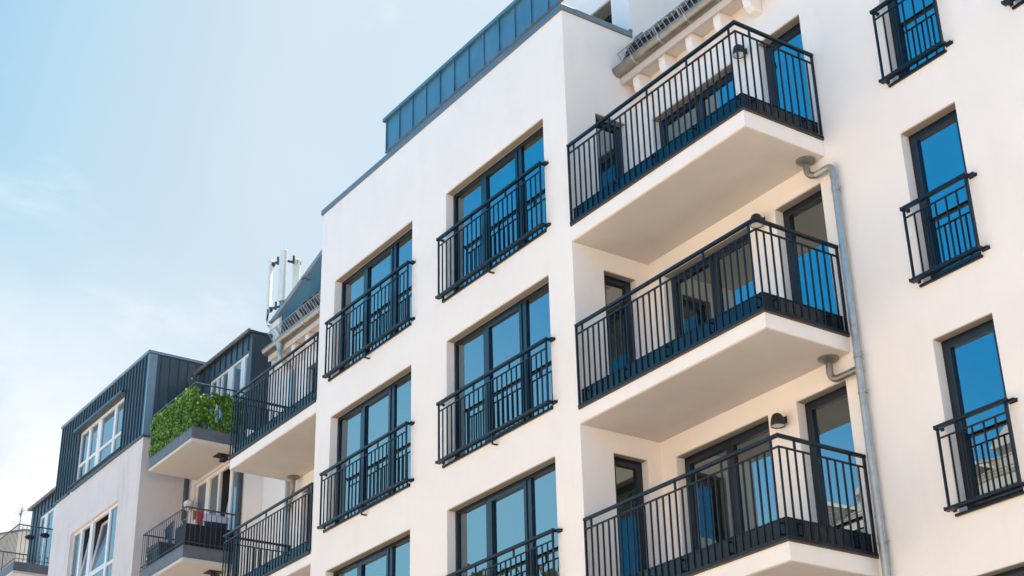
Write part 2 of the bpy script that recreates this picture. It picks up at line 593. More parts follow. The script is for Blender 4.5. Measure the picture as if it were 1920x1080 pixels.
def pane_y(b, x0, x1, z0, z1, y, parent, m=None):
    mb = MB(); mb.box(x0, x1, y, y + .012, z0, z1)
    ca, cb = PR.gauss(0, .0035), PR.gauss(0, .0035)       # no two panes hang quite alike
    xm, zm = (x0 + x1) / 2, (z0 + z1) / 2
    mb.v = [(vx, vy + ca * (vx - xm) + cb * (vz - zm), vz) for vx, vy, vz in mb.v]
    return b.part(mb, 'pane', m or M['glass'], parent)


def triple_window(x0, x1, z0, z1, y, sill_z):
    """fixed light, opening casement, fixed light"""
    w = x1 - x0
    m1a, m1b = x0 + w * .300, x0 + w * .362
    m2a, m2b = x0 + w * .655, x0 + w * .715
    mb = MB()
    frame_ring(mb, x0 + .002, x1 - .002, z0 + .002, z1 - .002, y, y + .07, .062)
    mb.box(m1a, m1b - .07, y + .002, y + .068, z0 + .064, z1 - .064)
    mb.box(m2a + .07, m2b, y + .002, y + .068, z0 + .064, z1 - .064)
    fr = bld.part(mb, 'window', M['frame'], bevel=.005)
    mb = MB()
    frame_ring(mb, m1b - .068, m2a + .068, z0 + .066, z1 - .066, y - .014, y + .056, .068)
    bld.part(mb, 'sash', M['frame'], fr, bevel=.005)
    pane_y(bld, x0 + .06, m1a + .004, z0 + .06, z1 - .06, y + .034, fr)
    pane_y(bld, m1b - .004, m2a + .004, z0 + .13, z1 - .13, y + .030, fr)
    pane_y(bld, m2b - .004, x1 - .06, z0 + .06, z1 - .06, y + .036, fr)
    mb = MB(); mb.box(x0 + .004, x1 - .004, .022, y - .016, z1 - .010, z1 - .001)  # thin dark sheet added under the head, imitating its shade
    bld.part(mb, 'lintel_shade', M['lintel_shade'], fr)
    mb = MB()
    mb.prism([(-.035, sill_z), (-.035, sill_z + .032), (y + .02, sill_z + .05), (y + .02, sill_z + .02)], 'x', x0 - .075, x1 - .01)
    mb.box(x0 - .079, x0 - .073, -.04, .0, sill_z - .004, sill_z + .05)
    mb.box(x1 - .012, x1 - .006, -.04, .0, sill_z - .004, sill_z + .05)
    bld.part(mb, 'sill', M['black'], fr)
    return fr


for c in COLS.values():
    for k in (-1, 0, 1, 2):
        triple_window(c[0], c[1], SB[k] + .052, OT[k], REV - .07 + .06, SB[k])


def door_y(x0, x1, z0, z1, y, split=0, name='balcony_door', sill=None):
    mb = MB()
    frame_ring(mb, x0 + .002, x1 - .002, z0 + .002, z1 - .002, y, y + .07, .055)
    fr = bld.part(mb, name, M['frame'], bevel=.005)
    edges = [x0 + .057, x1 - .057] if not split else [x0 + .057, split, x1 - .057]
    for a, b in zip(edges, edges[1:]):
        mb = MB()
        frame_ring(mb, a + .003, b - .003, z0 + .059, z1 - .059, y - .012, y + .055, .07)
        bld.part(mb, 'sash', M['frame'], fr, bevel=.005)
        pane_y(bld, a + .07, b - .07, z0 + .125, z1 - .125, y + .03, fr)
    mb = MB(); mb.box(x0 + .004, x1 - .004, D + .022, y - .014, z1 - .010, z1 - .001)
    bld.part(mb, 'lintel_shade', M['lintel_shade'], fr)
    if sill is not None:
        mb = MB()
        mb.prism([(D - .035, sill), (D - .035, sill + .032), (y + .02, sill + .05), (y + .02, sill + .02)], 'x', x0 - .04, x1 + .02)
        bld.part(mb, 'sill', M['black'], fr)
    return fr


YD = D + REV - .01
for k in (-1, 0, 1, 2):
    door_y(*RD1, FLOOR[k] + .03, DT[k], YD, 9.32)
    door_y(*RD2, FLOOR[k] + .03, DT[k], YD)
    door_y(*LD1, FLOOR[k] + .03, DT[k], YD, -1.1)
    door_y(*LD2, FLOOR[k] + .03, DT[k], YD)
    for rw in (RW1, RW2, RW3):
        s = -.37 + 2.9 * k
        door_y(*rw, s + .052, RT[k], YD, 0, 'window', s)
    # narrow window in the flank of the bay
    z0, z1 = side_holes[k + 1][2], side_holes[k + 1][3]
    mb = MB()
    xq = W - .14
    frame_ring(mb, .574 + .002, 1.188 - .002, z0 + .002, z1 - .002, xq - .05, xq + .012, .055, 'x')
    frame_ring(mb, .574 + .06, 1.188 - .06, z0 + .06, z1 - .06, xq - .04, xq + .024, .06, 'x')
    fr = bld.part(mb, 'side_window', M['frame'], bevel=.005)
    mb = MB(); mb.box(xq - .03, xq - .018, .68, 1.08, z0 + .11, z1 - .11)
    bld.part(mb, 'pane', M['glass'], fr)
    mb = MB(); mb.box(xq + .026, W - .02, .578, 1.184, z1 - .010, z1 - .001); bld.part(mb, 'lintel_shade', M['lintel_shade'], fr)
# attic window
mb = MB(); y = D + .30
frame_ring(mb, 4.75, 7.54, 9.362, 10.358, y - .02, y + .05, .07)
for x in (5.7, 6.6): mb.box(x - .05, x + .05, y - .015, y + .045, 9.43, 10.29)
fr = bld.part(mb, 'window', M['frame'], bevel=.005)
mb = MB(); mb.box(4.754, 7.536, D + .03, y - .022, 10.348, 10.359); bld.part(mb, 'lintel_shade', M['lintel_shade'], fr)
for a, b in ((4.81, 5.66), (5.74, 6.56), (6.64, 7.48)): pane_y(bld, a, b, 9.42, 10.30, y + .02, fr)

# balcony slabs
for k in (-1, 0, 1, 2):
    for x0, x1 in ((W, 11.824), (-3.765, 0)):
        mb = MB(); mb.box(x0 + .001, x1, -.003, D - .001, UNDER[k] + .012, FLOOR[k])
        s = bld.part(mb, 'balcony_slab', M['stucco'], bevel=.006)
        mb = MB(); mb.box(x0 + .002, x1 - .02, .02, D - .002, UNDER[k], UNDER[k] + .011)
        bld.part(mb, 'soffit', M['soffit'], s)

# eaves: rafters, fascia, soffit board, roof tiles
def eaves(x0, x1, dz, first_rafter, L, sl):
    z = 8.42 + dz
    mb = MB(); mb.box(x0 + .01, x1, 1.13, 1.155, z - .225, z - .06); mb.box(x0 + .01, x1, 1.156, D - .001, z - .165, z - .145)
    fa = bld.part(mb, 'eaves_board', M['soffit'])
    x = first_rafter
    while x < x1 - .1:
        mb = MB()
        mb.prism([(D - .001, z - .52), (1.30, z - .50), (1.21, z - .44), (1.19, z - .33), (1.19, z - .17), (D - .001, z - .17)], 'x', x, x + .14)
        bld.part(mb, 'rafter_end', M['stucco'], fa, bevel=.012)
        x += .645
    # steep tiled roof, courses stepping, tiles waving along X
    mb = MB()
    course = .21
    nx = int((x1 - x0) / .05)
    for c in range(int(round(L / course))):
        rows = []
        for (s, h) in ((c * course, .045), ((c + 1) * course, .012)):
            row = []
            for i in range(nx + 1):
                xx = x0 + (x1 - x0) * i / nx
                u = (xx / .30) % 1.0
                wv = .030 * (1 - (2 * u / .55 - 1) ** 2) if u < .55 else -.004
                hh = h + wv
                yy = 1.16 + s * math.cos(sl) - hh * math.sin(sl)
                zz = z + .05 + s * math.sin(sl) + hh * math.cos(sl)
                row.append(len(mb.v)); mb.v.append((xx, yy, zz))
            rows.append(row)
        # little front edge of the course
        row0 = []
        for i in rows[0]:
            v = mb.v[i]
            row0.append(len(mb.v)); mb.v.append((v[0], v[1] + .045 * math.sin(sl), v[2] - .045 * math.cos(sl)))
        for a, b in ((row0, rows[0]), (rows[0], rows[1])):
            for i in range(nx): mb.f.append((a[i], a[i + 1], b[i + 1], b[i]))
    bld.part(mb, 'tiled_roof', M['tile'])
    mb = MB(); yr, zr = 1.17 + L * math.cos(sl), z + .04 + L * math.sin(sl)
    mb.quad((x0, 1.19, z + .02), (x1, 1.19, z + .02), (x1, yr, zr), (x0, yr, zr))
    mb.quad((x0, yr, zr), (x1, yr, zr), (x1, 12, zr + .9), (x0, 12, zr + .9))
    mb.quad((x0, 12, EAVE - .3), (x1, 12, EAVE - .3), (x1, 12, zr + .9), (x0, 12, zr + .9))
    bld.part(mb, 'roof_deck', M['tile'])
    mb = MB(); mb.prism([(1.10, z + .025), (1.165, z + .175), (1.185, z + .17), (1.13, z + .02)], 'x', x0, x1)
    bld.part(mb, 'eaves_flashing', M['dark_zinc'])
    # half-round gutter: outer and inner skins
    mb = MB(); r = .116; cy = 1.085; cz = z + .012; N = 16
    prof = [(cy + r * math.cos(math.pi + math.pi * j / N), cz + r * math.sin(math.pi + math.pi * j / N)) for j in range(N + 1)]
    prof2 = [(cy + (r - .006) * math.cos(math.pi + math.pi * j / N), cz + (r - .006) * math.sin(math.pi + math.pi * j / N)) for j in range(N + 1)]
    mb.prism(prof + prof2[::-1], 'x', x0 + .012, x1)
    mb.tube([(x0 + .012, cy - r, cz), (x1, cy - r, cz)], .011, 8)
    mb.prism(prof, 'x', x0 + .004, x0 + .014)
    gu = bld.part(mb, 'gutter', M['gutter'], smooth=True)
    x = first_rafter + .25
    while x < x1:
        mb = MB()
        pr = [(cy + (r + .008) * math.cos(math.pi + math.pi * j / N), cz + (r + .008) * math.sin(math.pi + math.pi * j / N)) for j in range(N + 1)]
        pi_ = [(cy + (r + .001) * math.cos(math.pi + math.pi * j / N), cz + (r + .001) * math.sin(math.pi + math.pi * j / N)) for j in range(N + 1)]
        mb.prism(pr + pi_[::-1], 'x', x, x + .035)
        bld.part(mb, 'gutter_bracket', M['galv'], gu)
        x += .645
    return z


eaves(W + .002, XR + .2, 0, 8.27, .63, R_(69))
eaves(-4.62, -.002, -.18, -4.25, 1.68, R_(59))

# zinc-clad party wall rising with the roof at the left end
mb = MB()
mb.prism([(1.49, 8.0), (1.49, 9.36), (3.9, 13.55), (5.0, 13.55), (5.0, 8.0)], 'x', -5.25, -4.90)
pw = bld.part(mb, 'party_wall', M['stucco'])
mb = MB()
mb.prism([(1.55, 8.3), (1.55, 9.40), (3.94, 13.55), (4.9, 13.55), (4.9, 8.3)], 'x', -4.899, -4.872)
bld.part(mb, 'zinc_flank', M['zinc'], pw)
mb = MB()
mb.prism([(1.46, 9.35), (1.46, 9.40), (3.87, 13.60), (3.92, 13.56), (1.54, 9.36)], 'x', -5.28, -4.862)
mb.box(-5.30, -4.86, 1.42, 1.50, 9.30, 9.345)
bld.part(mb, 'coping', M['cap'], pw)
mb = MB()
mb.prism([(1.55, 8.62), (1.68, 8.62), (4.0, 12.65), (3.87, 12.72)], 'x', -4.871, -4.62)
bld.part(mb, 'roof_flashing', M['zinc'], pw)
mb = MB(); mb.box(-4.98, -4.84, 2.03, 2.22, 10.44, 10.50)
bld.part(mb, 'coping_joint', M['cap'], pw)
# foot of the attic flank on the right roof
mb = MB(); mb.prism([(1.15, 8.5), (1.24, 8.78), (1.55, 9.33), (1.75, 9.33), (2.0, 8.9)], 'x', 8.012, 8.16)
bld.part(mb, 'roof_flashing', M['zinc'])

# ------------------------------------------------------------------ juliet railings
RAIL_GROUP = 'juliet railings in front of the tall windows'


def juliet(label, xl, xr, zt, zb, y, wall_y, step, spacers, hook=None):
    loc = ((xl + xr) / 2, y, zb)
    t = T('juliet_railing', label, 'railing', loc, RAIL_GROUP)
    B = M['black']
    mb = MB(); mb.box(xl, xr, y - .018, y + .042, zt - .042, zt)
    mb.box(xl - .008, xl, y - .022, y + .046, zt - .050, zt + .006); mb.box(xr, xr + .008, y - .022, y + .046, zt - .050, zt + .006)
    t.part(mb, 'top_rail', B, bevel=.004)
    zm = zt - .150
    mb = MB(); mb.box(xl + .02, xr - .02, y + .0, y + .024, zm - .018, zm)
    t.part(mb, 'middle_rail', B, bevel=.003)
    mb = MB(); mb.box(xl - .02, xr + .004, y - .024, y + .062, zb, zb + .036)
    mb.box(xl - .028, xl - .02, y - .028, y + .066, zb - .004, zb + .046); mb.box(xr + .004, xr + .012, y - .028, y + .066, zb - .004, zb + .046)
    t.part(mb, 'bottom_rail', B, bevel=.004)
    for x in (xl + .012, xr - .030):
        mb = MB(); mb.box(x - .002, x + .026, y - .002, y + .026, zb + .037, zt - .043)
        t.part(mb, 'end_post', B, bevel=.003)
    for s in spacers:
        mb = MB(); mb.box(s - .013, s + .013, y + .001, y + .023, zm + .001, zt - .043)
        t.part(mb, 'spacer', B, bevel=.002)
    n = int(round((xr - xl) / step))
    for i in range(1, n):
        x = xl + .012 + (xr - xl - .03) * i / n
        mb = MB(); mb.box(x - .010, x + .010, y + .002, y + .022, zb + .037, zm - .019)
        t.part(mb, 'baluster', B, bevel=.003)
    for z in (zt - .036, zb + .004):
        for x0, x1 in ((xl - .002, xl + .04), (xr - .03, xr + .075)):
            mb = MB()
            mb.box(x0, x1, y + .045 if z > zb + .1 else y + .064, wall_y, z, z + .030)
            mb.box(x0 - .006, x1 + .006, wall_y - .006, wall_y - .001, z - .010, z + .040)
            t.part(mb, 'wall_bracket', B, bevel=.003)
    if hook:
        mb = MB()
        mb.box(hook - .018, hook + .018, y + .012, y + .028, zb - .165, zb - .002)
        mb.box(hook - .018, hook + .018, y + .029, wall_y - .002, zb - .165, zb - .145)
        t.part(mb, 'support_hook', B, bevel=.003)
    return t


JT = {2: 6.662, 1: 3.664, 0: .762}
words = {2: 'top floor', 1: 'middle floor', 0: 'lowest visible floor'}
lab_left = {2: 'black railing of the upper three-part window in the narrower left column of the bay',
            1: 'black railing of the middle window in the left column of the bay'}
lab_right = {2: 'black railing of the topmost window right of the bay centre, below the zinc band',
             1: 'black railing of the middle bay window in the right column, beside the balconies',
             0: 'black railing cut by the lower picture edge, under the lowest right bay window'}
for k in (2, 1):
    juliet(lab_left[k], .484, 3.479, JT[k], -.263 + 2.9 * k, -.114, 0, .129, (1.525, 2.515), 1.99)
for k in (2, 1, 0):
    juliet(lab_right[k], 4.45, 7.453, JT[k], -.263 + 2.9 * k, -.114, 0, .129, (5.49, 6.48), 5.975)
JTR = {2: 6.627, 1: 3.627, 0: .72}
labr = {2: 'short black railing right of the topmost balcony, cut by the picture top',
        1: 'short black railing on the plain right wall, level with the middle balcony',
        0: 'short black railing at the lowest window of the right wall, by the picture edge'}
for k in (2, 1, 0):
    juliet(labr[k], 13.041, 14.064, JTR[k], -.3 + 2.9 * k, D - .114, D, .170, ())
juliet('corner of a black railing peeping in at the upper right picture corner', 15.035, 16.06, JTR[2], -.3 + 5.8, D - .114, D, .170, ())

# ------------------------------------------------------------------ balcony railings
BT = {2: 6.682, 1: 3.66, 0: .762}


def balcony_railing(label, xi, xo, zb, zt):
    """xi: end against the bay, xo: free corner"""
    sg = 1 if xo > xi else -1
    y0 = -.036
    t = T('balcony_railing', label, 'railing', ((xi + xo) / 2, .7, zb), 'railings round the white balconies')
    B = M['black']
    def bx(mb, u0, u1, y0_, y1_, z0, z1):      # u measured from the free corner inward along X
        mb.box(xo - sg * u0, xo - sg * u1, y0_, y1_, z0, z1)
    L = abs(xo - xi) - .012
    mb = MB(); bx(mb, 0, L, y0, y0 + .05, zt - .042, zt); bx(mb, 0, .05, y0 + .0505, D - .003, zt - .042, zt)
    t.part(mb, 'top_rail', B, bevel=.005)
    zm = zt - .150
    mb = MB(); bx(mb, .014, L, y0 + .012, y0 + .036, zm - .022, zm); bx(mb, .014, .038, y0 + .0365, D - .003, zm - .022, zm)
    t.part(mb, 'middle_rail', B, bevel=.003)
    mb = MB(); bx(mb, .0, L, y0, y0 + .045, zb + .008, zb + .046); bx(mb, 0, .045, y0 + .0455, D - .003, zb + .008, zb + .046)
    t.part(mb, 'bottom_rail', B, bevel=.004)
    mb = MB(); bx(mb, .006, L, y0 + .007, y0 + .12, zb - .016, zb + .007); bx(mb, .006, .12, y0 + .1205, D - .003, zb - .016, zb + .007)
    t.part(mb, 'drip_edge', M['wood'])
    kb, kt = zb + .008, zb + .285
    mb = MB(); bx(mb, .085, L, y0 + .085, y0 + .100, kb, kt); bx(mb, .085, .100, y0 + .1005, D - .003, kb, kt)
    bx(mb, .075, L, y0 + .075, y0 + .115, kt + .0005, kt + .014); bx(mb, .075, .115, y0 + .1155, D - .003, kt + .0005, kt + .014)
    t.part(mb, 'kick_plate', M['gloss_black'], bevel=.003)
    for u in (L - .03,):
        mb = MB(); bx(mb, u, u + .03, y0 + .009, y0 + .039, zb + .047, zt - .043); t.part(mb, 'end_post', B, bevel=.003)
    mb = MB(); bx(mb, .010, .042, D - .036, D - .006, zb + .047, zt - .043); t.part(mb, 'end_post', B, bevel=.003)
    n = int(round(L / .128))
    us = [.022 + (L - .052) * i / n for i in range(0, n)]
    for i, u in enumerate(us):
        mb = MB(); bx(mb, u - .011, u + .011, y0 + .013, y0 + .035, zb + .047, zm - .023)
        t.part(mb, 'baluster', B, bevel=.003)
        if i % 7 == 1:
            mb = MB(); bx(mb, u - .014, u + .014, y0 + .013, y0 + .036, zm + .001, zt - .043)
            t.part(mb, 'spacer', B, bevel=.002)
            mb = MB()
            bx(mb, u - .02, u + .02, y0 + .036, y0 + .084, zb + .09, zb + .10)
            bx(mb, u - .03, u + .03, y0 + .079, y0 + .0845, zb + .06, zb + .27)
            for zz in (zb + .095, zb + .235): mb.tube([(xo - sg * u, y0 + .022, zz), (xo - sg * u, y0 + .09, zz)], .012, 8)
            t.part(mb, 'bolt_plate', B)
    m = int(round((D - y0) / .135))
    for i in range(1, m):
        y = y0 + .024 + (D - .03 - y0) * i / m
        mb = MB(); bx(mb, .015, .037, y - .011, y + .011, zb + .047, zm - .023)
        t.part(mb, 'baluster', B, bevel=.003)
        if i in (2, m - 2):
            mb = MB(); bx(mb, .014, .037, y - .014, y + .014, zm + .001, zt - .043)
            t.part(mb, 'spacer', B, bevel=.002)
            mb = MB(); bx(mb, .079, .0845, y - .03, y + .03, zb + .06, zb + .27)
            for zz in (zb + .095, zb + .235): mb.tube([(xo - sg * .026, y, zz), (xo - sg * .09, y, zz)], .012, 8)
            t.part(mb, 'bolt_plate', B)
    return t


M['gloss_black'] = mat('anthracite_sheet', (.004, .011, .020), .18, 0, var=.1, vscale=3, bump=.05, bscale=3, spec=.35)
balr = {2: 'black railing round the topmost right balcony, under the gutter and snow guard',
        1: 'black railing round the middle right balcony, between the other two right balconies',
        0: 'black railing round the lowest right balcony, its corner by the lower picture edge'}
ball = {2: 'black railing of the upper balcony left of the bay, next to the ivy balcony',
        1: 'black railing of the lower balcony left of the bay, next to the drying laundry'}
for k in (2, 1, 0):
    balcony_railing(balr[k], W, 11.855, FLOOR[k], BT[k])
for k in (2, 1):
    balcony_railing(ball[k], 0, -3.79, FLOOR[k] - .03, BT[k])

# ------------------------------------------------------------------ wall lamps on the right balconies
lampl = {2: 'black dome wall lamp behind the railing of the topmost right balcony',
         1: 'black dome wall lamp half hidden by the corner of the middle balcony railing',
         0: 'black dome wall lamp in clear view above the lowest right balcony railing'}
for k, zl in ((2, 7.365), (1, 4.515), (0, 1.535)):
    x, y = 10.555, 1.31
    t = T('wall_lamp', lampl[k], 'lamp', (x, D, zl), 'dome lamps on the balcony wall')
    mb = MB(); mb.lathe([(.094, zl), (.096, zl + .01), (.091, zl + .065), (.080, zl + .118), (.064, zl + .155), (.041, zl + .174), (.0, zl + .179)], x, y, 24, False, False)
    t.part(mb, 'lamp_shade', M['lamp_black'], smooth=True)
    mb = MB(); mb.lathe([(.0, zl + .012), (.090, zl + .012), (.0895, zl + .020), (.0, zl + .021)], x, y, 24, False, False)
    t.part(mb, 'diffuser', M['diffuser'])
    mb = MB(); mb.box(x - .035, x + .035, y + .055, D - .013, zl + .075, zl + .145); mb.box(x - .045, x + .045, D - .012, D - .001, zl + .06, zl + .16)
    t.part(mb, 'wall_bracket', M['lamp_black'], bevel=.006)


# ------------------------------------------------------------------ downpipes
def arc(p, q, c, n=8):
    """quarter bend from p to q around corner point c"""
    p, q, c = Vector(p), Vector(q), Vector(c)
    return [((1 - s) ** 2) * p + 2 * s * (1 - s) * c + s * s * q for s in [i / n for i in range(n + 1)]]


t = T('downpipe', 'galvanised downpipe on the wall at the right ends of the balconies, fed from their undersides', 'downpipe', (12.0, 1.36, GZ), 'galvanised downpipes')
px, py = 12.005, 1.362
main = [(11.70, py, 4.775)] + arc((px - .11, py, 4.775), (px, py, 4.655), (px, py, 4.775)) + [(px, py, GZ + .13)]
mb = MB(); mb.tube(main, .050, 16); t.part(mb, 'pipe', M['galv'], smooth=True)
for dx, dy, uz, oz in ((11.602, 1.30, UNDER[2], 4.775), (11.545, 1.33, UNDER[1], 1.835), (11.53, 1.33, UNDER[0], -1.07)):
    mb = MB(); mb.lathe([(.0, uz - .001), (.135, uz - .001), (.135, uz - .018), (.118, uz - .034), (.085, uz - .046), (.060, uz - .070), (.052, uz - .075), (.0, uz - .075)], dx, dy, 26, False, False)
    ro = t.part(mb, 'drain_rosette', M['galv_dull'], smooth=True)
    pts = [(dx, dy, uz - .05)] + arc((dx, dy, oz + .10), (dx + .11, py, oz), (dx, dy + .02, oz)) + [(px - (.29 if oz > 4 else .0), py, oz)]
    mb = MB(); mb.tube(pts, .047, 14); t.part(mb, 'branch', M['galv_dull'], smooth=True)
for z in (4.60, 4.42, 2.36, 2.05, 1.78, 1.52, -.35, -.10, -2.5):
    mb = MB(); mb.lathe([(.053, z), (.055, z + .004), (.055, z + .026), (.053, z + .03)], px, py, 16, False, False)
    t.part(mb, 'sleeve', M['galv'], smooth=True)
for z in (4.38, 1.98, 1.50, -.42):
    mb = MB(); mb.lathe([(.057, z), (.058, z + .022)], px, py, 16, True, True)
    mb.box(px + .055, px + .10, py - .006, py + .006, z, z + .022)
    mb.tube([(px + .02, py + .04, z + .011), (px + .02, D - .001, z + .011)], .006, 6)
    mb.tube([(px + .085, py - .018, z + .011), (px + .085, py + .018, z + .011)], .008, 6)
    t.part(mb, 'clamp', M['galv'])

t = T('downpipe', 'galvanised downpipe behind the left balcony railings, fed by a funnel under the left gutter', 'downpipe', (-3.87, 1.38, GZ), 'galvanised downpipes')
qx, qy = -3.87, 1.375
zf = 8.17
mb = MB(); mb.lathe([(.085, zf + .04), (.075, zf - .06), (.050, zf - .16), (.05, zf - .2)], -3.90, 1.055, 14, True, True)
t.part(mb, 'funnel', M['galv'], smooth=True)
pts = [(-3.90, 1.055, zf - .17)] + arc((-3.90, 1.055, zf - .24), (-3.885, 1.22, zf - .42), (-3.895, 1.06, zf - .36)) + arc((-3.88, 1.28, zf - .47), (qx, qy, zf - .66), (qx, qy, zf - .55)) + [(qx, qy, GZ + .13)]
mb = MB(); mb.tube(pts, .050, 14); t.part(mb, 'pipe', M['galv'], smooth=True)
dz = UNDER[2]
mb = MB(); mb.lathe([(.0, dz - .001), (.13, dz - .001), (.13, dz - .018), (.11, dz - .036), (.06, dz - .06), (.05, dz - .07), (.0, dz - .07)], -3.45, 1.30, 24, False, False)
t.part(mb, 'drain_rosette', M['galv_dull'], smooth=True)
mb = MB(); mb.tube([(-3.45, 1.30, dz - .05)] + arc((-3.45, 1.30, dz - .16), (-3.62, 1.34, dz - .40), (-3.46, 1.31, dz - .28)) + [(qx + .01, qy, dz - .62)], .047, 12)
t.part(mb, 'branch', M['galv_dull'], smooth=True)
for z in (6.9, 4.9, 4.55, 3.2):
    mb = MB(); mb.lathe([(.053, z), (.056, z + .004), (.056, z + .03), (.053, z + .034)], qx, qy, 14, False, False)
    t.part(mb, 'sleeve', M['galv'], smooth=True)


# ------------------------------------------------------------------ snow guards
def snow_guard(label, x0, x1, dz, first, gap):
    t = T('snow_guard', label, 'snow guard', ((x0 + x1) / 2, 1.2, 8.55 + dz), 'snow guards on the eaves')
    a = Vector((0, 1.215, 8.60 + dz)); b = Vector((0, 1.085, 8.77 + dz))
    def P(x, s): v = a.lerp(b, s); return (x, v.y, v.z)
    G = M['galv']
    for s in (0, 1):
        mb = MB(); mb.bar(P(x0, s), P(x1, s), .012, .012); t.part(mb, 'rail', G)
    n = int((x1 - x0) / .112)
    for i in range(n + 1):
        x = x0 + .01 + i * .112
        mb = MB(); mb.bar(P(x, .03), P(x, .97), .009, .009)
        t.part(mb, 'bar', G)
    x = first
    while x < x1:
        mb = MB(); mb.bar(P(x, -.25), P(x, 1.05), .034, .008, (1, 0, 0)); mb.bar(P(x + .05, -.25), P(x + .05, 1.02), .012, .008, (1, 0, 0))
        mb.bar(P(x, -.2), (x, 1.30, 8.62 + dz), .03, .008)
        t.part(mb, 'strut', G)
        x += gap
    return t


snow_guard('galvanised snow guard along the roof edge above the topmost right balcony', 8.05, 13.6, 0, 8.30, .62)
snow_guard('galvanised snow guard along the roof edge below the antennas, left of the bay', -4.60, -.05, -.075, -4.2, .98)

# ------------------------------------------------------------------ grey neighbour building
NW = 1.0          # its recessed wall plane
BX0, BX1, BY = -14.42, -8.512, -.107
NT = 7.31
nb = T('grey_apartment_building', 'grey rendered apartment house with dark zinc attic and white windows at the left', 'building', (-12, 0, GZ))
mb = MB()
LWH = (-12.95, -9.78, 3.9, 6.105)
mb.wall('y', BY, BX0, BX1, GZ, NT, [LWH, (-12.95, -9.78, 1.0, 3.2)], .14)
mb.wall('x', BX1, BY, NW, GZ, NT, [], .1)
mb.wall('x', BX0, BY, NW, GZ, NT, [], .1)
mb.quad((BX0, BY, NT), (BX1, BY, NT), (BX1, NW + .5, NT), (BX0, NW + .5, NT))
RECH = (-7.93, -5.50, 3.86, 6.12)
mb.wall('y', NW, BX1, XL - .002, GZ, 6.6, [RECH, (-7.93, -5.50, 1.1, 3.4)], .12)
mb.wall('y', NW, -21.0, BX0, GZ, 6.6, [], .12)
mb.quad((-21, NW, GZ), (-21, 11, GZ), (-21, 11, 6.6), (-21, NW, 6.6))
mb.quad((-21, 11, GZ), (XL, 11, GZ), (XL, 11, 6.6), (-21, 11, 6.6))
mb.quad((-21, NW, 6.6), (XL, NW, 6.6), (XL, 11, 6.6), (-21, 11, 6.6))
nb.part(mb, 'wall', M['grey_stucco'])
mb = MB(); mb.quad((XL - .002, NW, GZ), (XL - .002, 11, GZ), (XL - .002, 11, 6.6), (XL - .002, NW, 6.6))
nb.part(mb, 'flank_wall', M['stucco'])
# zinc attic box over the bay, with a window opening
ZT = 9.40
AW = (-13.09, -9.98, 7.44, 8.845)
mb = MB()
zy = BY - .02
mb.wall('y', zy, BX0 - .02, BX1 + .02, NT + .002, ZT, [AW], .10)
mb.wall('x', BX1 + .02, zy, 5.0, NT + .002, ZT, [], .1)
mb.wall('x', BX0 - .02, zy, 5.0, NT + .002, ZT, [], .1)
mb.quad((BX0 - .02, zy, ZT), (BX1 + .02, zy, ZT), (BX1 + .02, 5.0, ZT), (BX0 - .02, 5.0, ZT))
mb.quad((BX0 - .02, 5.0, NT), (BX1 + .02, 5.0, NT), (BX1 + .02, 5.0, ZT), (BX0 - .02, 5.0, ZT))
x = BX1 - .19
while x > BX0:
    if AW[0] < x < AW[1]:
        mb.box(x - .011, x + .011, zy - .03, zy - .0005, AW[3] + .09, ZT - .01)
    else:
        mb.box(x - .011, x + .011, zy - .03, zy - .0005, NT + .05, ZT - .01)
    x -= .197
y = BY + .28
while y < 5:
    mb.box(BX1 + .0205, BX1 + .048, y - .011, y + .011, NT + .01, ZT - .01); y += .228
at = nb.part(mb, 'attic_cladding', M['dark_zinc'])
mb = MB(); mb.box(BX1 - .05, BX1 + .032, zy - .012, zy + .19, NT + .004, ZT - .004)
nb.part(mb, 'corner_flashing', M['zinc_light'], at, bevel=.005)
mb = MB(); mb.box(BX0 - .06, BX1 + .06, zy - .05, zy + .12, ZT + .001, ZT + .075); mb.box(BX1 - .10, BX1 + .06, zy + .1205, 5.0, ZT + .001, ZT + .075)
nb.part(mb, 'attic_coping', M['zinc_light'], at, bevel=.006)
mb = MB(); mb.box(AW[0] - .12, BX1 + .05, zy - .03, BY - .001, NT - .035, NT + .001) ; mb.box(BX0 - .04, AW[0] - .3, zy - .03, BY - .001, NT - .035, NT + .001)
mb.box(BX1 + .001, BX1 + .05, BY, 2.0, NT - .035, NT + .001)
mb.box(AW[0] - .30, AW[1] + .12, zy - .055, BY - .001, NT + .10, NT + .125)
nb.part(mb, 'attic_drip', M['dark_zinc'], at)
mb = MB(); mb.box(AW[0] - .10, AW[1] + .10, zy - .13, zy - .0005, AW[3] + .005, AW[3] + .075)
nb.part(mb, 'window_hood', M['dark_zinc'], at, bevel=.006)


